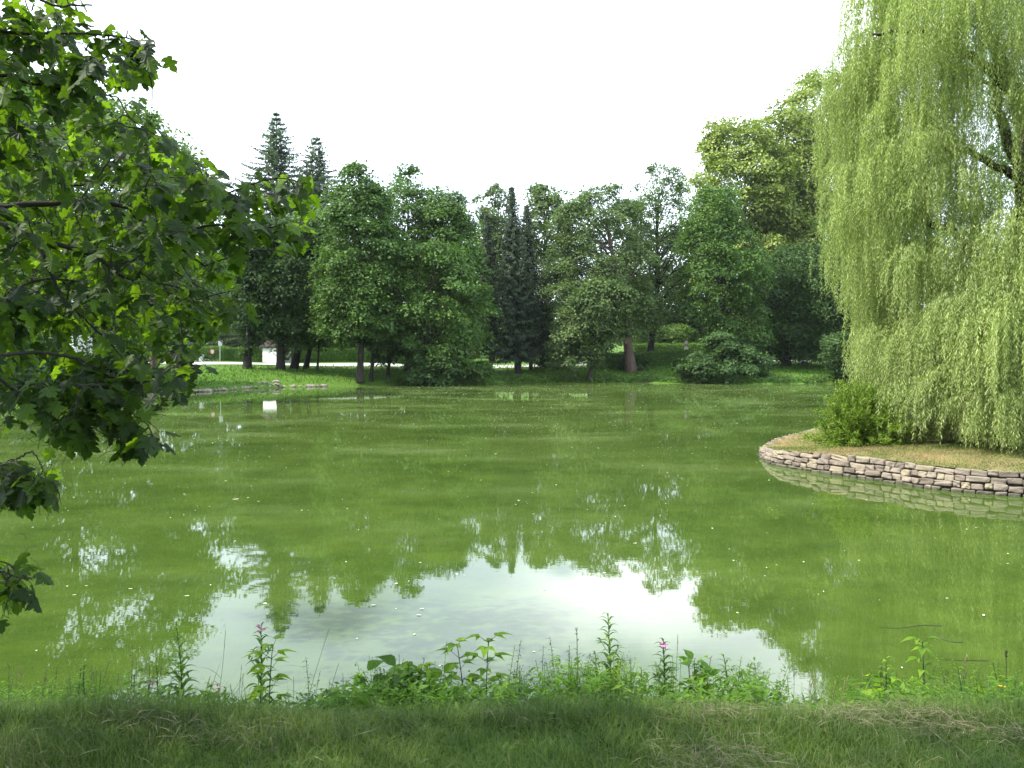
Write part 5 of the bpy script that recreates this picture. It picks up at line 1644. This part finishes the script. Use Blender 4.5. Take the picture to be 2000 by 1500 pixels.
PL = [
    # kind, label, px, top y, distance, material, kwargs
    ('tall', 'tall dark weed with arching narrow leaves left of the first pink flowers on a stalk', 345, 1212, 4.35, 'weed', dict(dense=1.15)),
    ('pair', 'lime weed with paired leaves beside the low pink flower at far left', 262, 1318, 4.3, 'weed_lime', dict(scale=.75)),
    ('tall', 'short weed with pink flower heads left of the tall dark weed', 296, 1326, 4.25, 'weed', dict(flowers=5, scale=.7)),
    ('tall', 'short pink flowered weed standing between the two tall left weeds', 424, 1336, 4.3, 'weed_dark', dict(flowers=5, scale=.7)),
    ('tall', 'tall weed crowned with pink flowers beside the lime paired leaves', 500, 1222, 4.4, 'weed', dict(flowers=6, dense=1.15, lean=10)),
    ('pair', 'lime green weed with broad paired leaves right of the tallest pink flowers', 533, 1262, 4.3, 'weed_lime', dict()),
    ('slender', 'thin weed with small leaves beside the bent grass stalk', 596, 1284, 4.4, 'weed', dict()),
    ('broad', 'leafy clump with reddish shoot tips at the middle left of the bank', 775, 1268, 4.35, 'weed', dict(scale=1.05, dense=1.3)),
    ('broad', 'bright leafy clump joined to the right of the reddish tipped clump', 838, 1290, 4.3, 'weed_lime', dict(scale=1.0, dense=1.1)),
    ('broad', 'low leafy clump at the left foot of the reddish tipped clump', 662, 1352, 4.3, 'weed', dict(scale=.8, dense=.8)),
    ('pair', 'dark stemmed weed with flat paired leaves leaning left', 905, 1262, 4.3, 'weed_lime', dict(lean=-12)),
    ('pair', 'tallest dark stemmed weed with a flat crown of paired leaves', 954, 1252, 4.35, 'weed_lime', dict(scale=1.1)),
    ('slender', 'slim whorled weed just right of the flat crowned weed', 1018, 1250, 4.4, 'weed', dict()),
    ('slender', 'slim whorled weed half way to the dark budded stalk', 1073, 1242, 4.4, 'weed', dict()),
    ('slender', 'short slim weed in front of the slim whorled pair', 1046, 1292, 4.3, 'weed_lime', dict()),
    ('slender', 'thin bare topped weed left of the dark budded stalk', 1112, 1258, 4.4, 'weed', dict()),
    ('bud', 'dark stalk topped by a black bud beside the tallest arching weed', 1118, 1228, 4.35, 'weed', dict(lean=8)),
    ('bushy', 'dense fine leaved clump under the dark budded stalk', 1110, 1285, 4.25, 'weed', dict(scale=1.15, dense=1.2)),
    ('bushy', 'fine leaved clump at the foot of the tallest arching weed', 1160, 1296, 4.3, 'weed_lime', dict(scale=1.1)),
    ('tall', 'tallest weed of the bank with arching leaves and no flower', 1187, 1200, 4.4, 'weed', dict(dense=1.2)),
    ('tall', 'weed with one pink flower on top right of the tallest weed', 1296, 1250, 4.4, 'weed_dark', dict(flowers=5, dense=1.2)),
    ('broad', 'ragged leafy weed right of the single pink flower', 1362, 1272, 4.35, 'weed', dict(scale=.75, dense=1.2)),
    ('bushy', 'rounded feathery weed clump before the bright sky reflection', 1480, 1290, 4.35, 'weed', dict(dense=1.5, scale=1.2)),
    ('bushy', 'feathery weed clump left of the bright sky reflection', 1425, 1312, 4.3, 'weed_lime', dict(scale=1.0)),
    ('bushy', 'small upright fine leaved weed at the right side of the bright reflection', 1617, 1318, 4.35, 'weed', dict(dense=.6, scale=.8)),
    ('pair', 'pale weed with ladder leaves standing over the right bank', 1800, 1252, 4.4, 'weed_lime', dict(scale=1.0)),
    ('broad', 'wide lime leafy clump under the ladder leaved weed', 1745, 1315, 4.35, 'weed_lime', dict(scale=.95, dense=.9)),
    ('broad', 'low lime leaves at the far right end of the bank', 1960, 1328, 4.3, 'weed_lime', dict(scale=.7, dense=.8)),
    ('bushy', 'low fine weed between ladder leaved weed and right edge', 1860, 1322, 4.3, 'weed', dict(dense=.8)),
    ('bud', 'thin stalk with a dark bud near the right edge', 1965, 1272, 4.4, 'weed', dict(scale=.5)),
    ('slender', 'thin weed alone against the green water at the far left', 18, 1292, 4.35, 'weed_dark', dict()),
    ('slender', 'thin leafy weed left of the paired leaf weed at far left', 136, 1318, 4.3, 'weed', dict()),
    ('stalk', 'long bent grass stalk rising right of the pink topped weed', 572, 1226, 4.4, 'weed_dark', dict(lean=72)),
    ('stalk', 'tall straight grass stalk between the two tall left weeds', 395, 1230, 4.4, 'weed_dark', dict(lean=46)),
    ('stalk', 'grass stalk leaning right beside the far left sky reflection', 215, 1262, 4.35, 'weed_dark', dict(lean=40)),
    ('stalk', 'pale grass plume behind the reddish tipped clump', 858, 1256, 4.4, 'weed', dict(lean=14, scale=1.3)),
    ('stalk', 'drooping grass stalk in the bright reflection right of the feathery clump', 1555, 1290, 4.35, 'weed_dark', dict(lean=-4)),
    ('stalk', 'thin grass stalk right of the single pink flower', 1312, 1240, 4.4, 'weed', dict(lean=12)),
    ('stalk', 'pale feathery grass plume on the right bank', 1876, 1282, 4.35, 'weed', dict(lean=12, scale=1.7)),
    ('stalk', 'thin upright grass stalk just left of the ladder leaved weed', 1690, 1308, 4.3, 'weed', dict(lean=-6)),
]
for kd, lab, px, tp_, Y_, mt, kw in PL:
    plant(kd, lab, px, tp_, Y_, mt, **kw)
for k in range(54):
    px = rng.choice([rng.uniform(640, 1560), rng.uniform(980, 1320), rng.uniform(1660, 2000), rng.uniform(60, 460)])
    tp_ = np.interp(px, [0, 300, 460, 620, 760, 1000, 1200, 1330, 1500, 1600, 1750, 2000], [1335, 1330, 1350, 1345, 1300, 1300, 1285, 1300, 1305, 1345, 1310, 1330]) + rng.uniform(-42, 18)
    kd = rng.choice(['bushy', 'tall', 'slender', 'slender'])
    lab = {'bushy': 'fine leaved tangled weed in the green strip along the near bank', 'tall': 'low weed with arching narrow leaves in the green strip along the near bank', 'slender': 'thin upright small leaved weed in the green strip along the near bank'}[str(kd)]
    plant(str(kd), lab, px, tp_, rng.uniform(4.15, 4.5), str(rng.choice(['weed', 'weed_lime'])), lean=rng.uniform(-14, 14), scale=.8, dense=.9, group={'bushy': 'fine leaved weeds', 'tall': 'arching leaved low weeds', 'slender': 'thin upright weeds'}[str(kd)] + ' along the near bank')
for px, tp_, ln in ((30, 1300, 10), (70, 1322, 18), (105, 1305, -12), (160, 1312, 22), (185, 1290, 30), (232, 1300, 26), (250, 1282, 36), (300, 1290, 18), (455, 1318, 20), (610, 1310, 16), (632, 1296, 30), (1580, 1320, 8), (1598, 1306, -14), (1640, 1330, 10), (12, 1318, 14), (48, 1310, -10), (88, 1296, 24), (122, 1325, 8), (145, 1300, 34), (172, 1328, -14), (205, 1316, 26), (222, 1285, 44), (240, 1322, 12), (272, 1300, 30), (316, 1320, 22), (380, 1322, 30), (446, 1300, 26), (590, 1322, -16), (620, 1328, 24), (650, 1316, 18), (1005, 1300, 10), (1240, 1322, 14), (1332, 1300, 12), (1545, 1322, -8), (1570, 1330, 12), (1612, 1332, 20), (1668, 1322, -12), (1712, 1318, 16), (1838, 1312, 14), (1905, 1318, 18), (1940, 1330, -10)):
    plant('stalk', 'fine grass stalk with a thin seed head among the bank weeds', px, tp_, 4.3 + rng.uniform(-.1, .12), 'weed_dark', lean=ln, group='fine grass stalks on the near bank')
yf = empty('yellow_flower', at(1957, 1341, 4.2), 'small yellow flower low among the weeds near the right edge', 'flower')
g = Geo(); flower(g, np.array(yf.location), .022, 7); g.build('petals', M['petalyellow'], yf)
g = Geo(); b_ = np.array(yf.location); tube(g, np.array([[b_[0], b_[1], hz(b_[0], b_[1])], b_]), [.002, .0015], 5); g.build('stem', M['stem'], yf)

# ------------------------------------------------------------------ things floating on the pond
g = Geo()
n_ = 9500
P = np.column_stack([rng.uniform(-42, 48, n_ * 3), 6.2 + rng.random(n_ * 3) ** .8 * 76])
d = sdist(P, pond); di = sdist(P, isl)
keep = (d < -.4) & (di > .2) & (rng.random(len(P)) < .25 + .75 * field(P * np.array([.35, 1]), .5) ** 2)
P = P[keep][:n_]; n_ = len(P)
az = rng.uniform(0, 6.28, n_)
leaf_quads(g, np.column_stack([P, np.full(n_, .004)]), np.column_stack([np.cos(az), np.sin(az), 0 * az]), np.column_stack([rng.normal(size=(n_, 2)) * .12, np.ones(n_)]), rng.uniform(.010, .055, n_) * np.interp(P[:, 1], [6, 25, 80], [.7, 1.6, 2.6]), rng.uniform(.008, .03, n_), rng.random(n_))
tag(g.build('pond_debris', M['debris']), 'pale specks of floating plant bits scattered over the pond', 'debris', kind='stuff')

g = Geo()
u_ = np.linspace(-1, 1, 9)
V = []
for x_ in u_:
    w_ = .42 * (1 - x_ ** 2) ** .8 + .01
    for s_ in (-1, 0, 1):
        V.append((x_, s_ * w_, .12 * x_ * x_ + .10 * abs(s_)))
Fq = [[3 * a + s_, 3 * (a + 1) + s_, 3 * (a + 1) + s_ + 1, 3 * a + s_ + 1] for a in range(8) for s_ in range(2)]
g.add(np.array(V) * .5, Fq, rng.random(len(Fq)))
fl = g.build('floating_leaf', M['floatleaf'])
FL = [(1921, 1203, .055, 'pale curled leaf floating alone on the green water at the right', 1.0), (460, 976, .12, 'pale floating leaf left of the middle of the pond', .4), (365, 1165, .05, 'pale leaf floating by the left edge of the sky reflection', .3), (255, 1151, .045, 'pale leaf floating under the left trees reflection', .2), (145, 1163, .04, 'small pale leaf floating at the far left', .5), (729, 1183, .05, 'small leaf floating below the round topped reflection', .2), (818, 1202, .05, 'small leaf floating in the grey sky reflection', -.3), (824, 1190, .05, 'small leaf just beyond the one in the grey sky reflection', .1), (1240, 1062, .06, 'small pale leaf floating under the right tree reflection', .2)]
for k, (px, py, s_, lab, rz) in enumerate(FL):
    ob = fl if k == 0 else fl.copy()
    if k: C.objects.link(ob)
    p_ = ground_pt(px, py)
    ob.location = (p_[0], p_[1], .006); ob.scale = (s_, s_, s_); ob.rotation_euler = (0, 0, rz)
    tag(ob, lab, 'leaf', 'single leaves floating on the pond')
for lab, c_ in (('dark drifting twig on the water left of the ladder leaved weed', [(1715, 1225), (1760, 1226), (1800, 1221), (1840, 1222)]), ('dark crooked twig floating right of the first drifting twig', [(1815, 1240), (1835, 1246), (1862, 1253), (1880, 1254)]), ('long thin twig floating across the right water', [(1835, 1287), (1880, 1289), (1930, 1290)])):
    pts = curve([ground_pt(a, b_, .004) for a, b_ in c_], 5)
    g = Geo(); tube(g, pts, np.linspace(.002, .0045, len(pts)), 5)
    tag(g.build('floating_twig', M['litterdark'], origin=pts[0]), lab, 'twig')

# ------------------------------------------------------------------ thin summer haze
m = bpy.data.materials.new('haze_air')
m.use_nodes = True
nt = m.node_tree
nt.nodes.clear()
o_ = nt.nodes.new('ShaderNodeOutputMaterial')
v_ = nt.nodes.new('ShaderNodeVolumePrincipled')
v_.inputs['Color'].default_value = (.88, .94, 1, 1)
v_.inputs['Density'].default_value = .00008
v_.inputs['Anisotropy'].default_value = .2
nt.links.new(v_.outputs[0], o_.inputs['Volume'])
g = Geo()
box(g, (-950, -950, -2.8), (950, 950, 60))
tag(g.build('haze', m), 'thin pale summer haze over the pond', 'haze', kind='stuff')
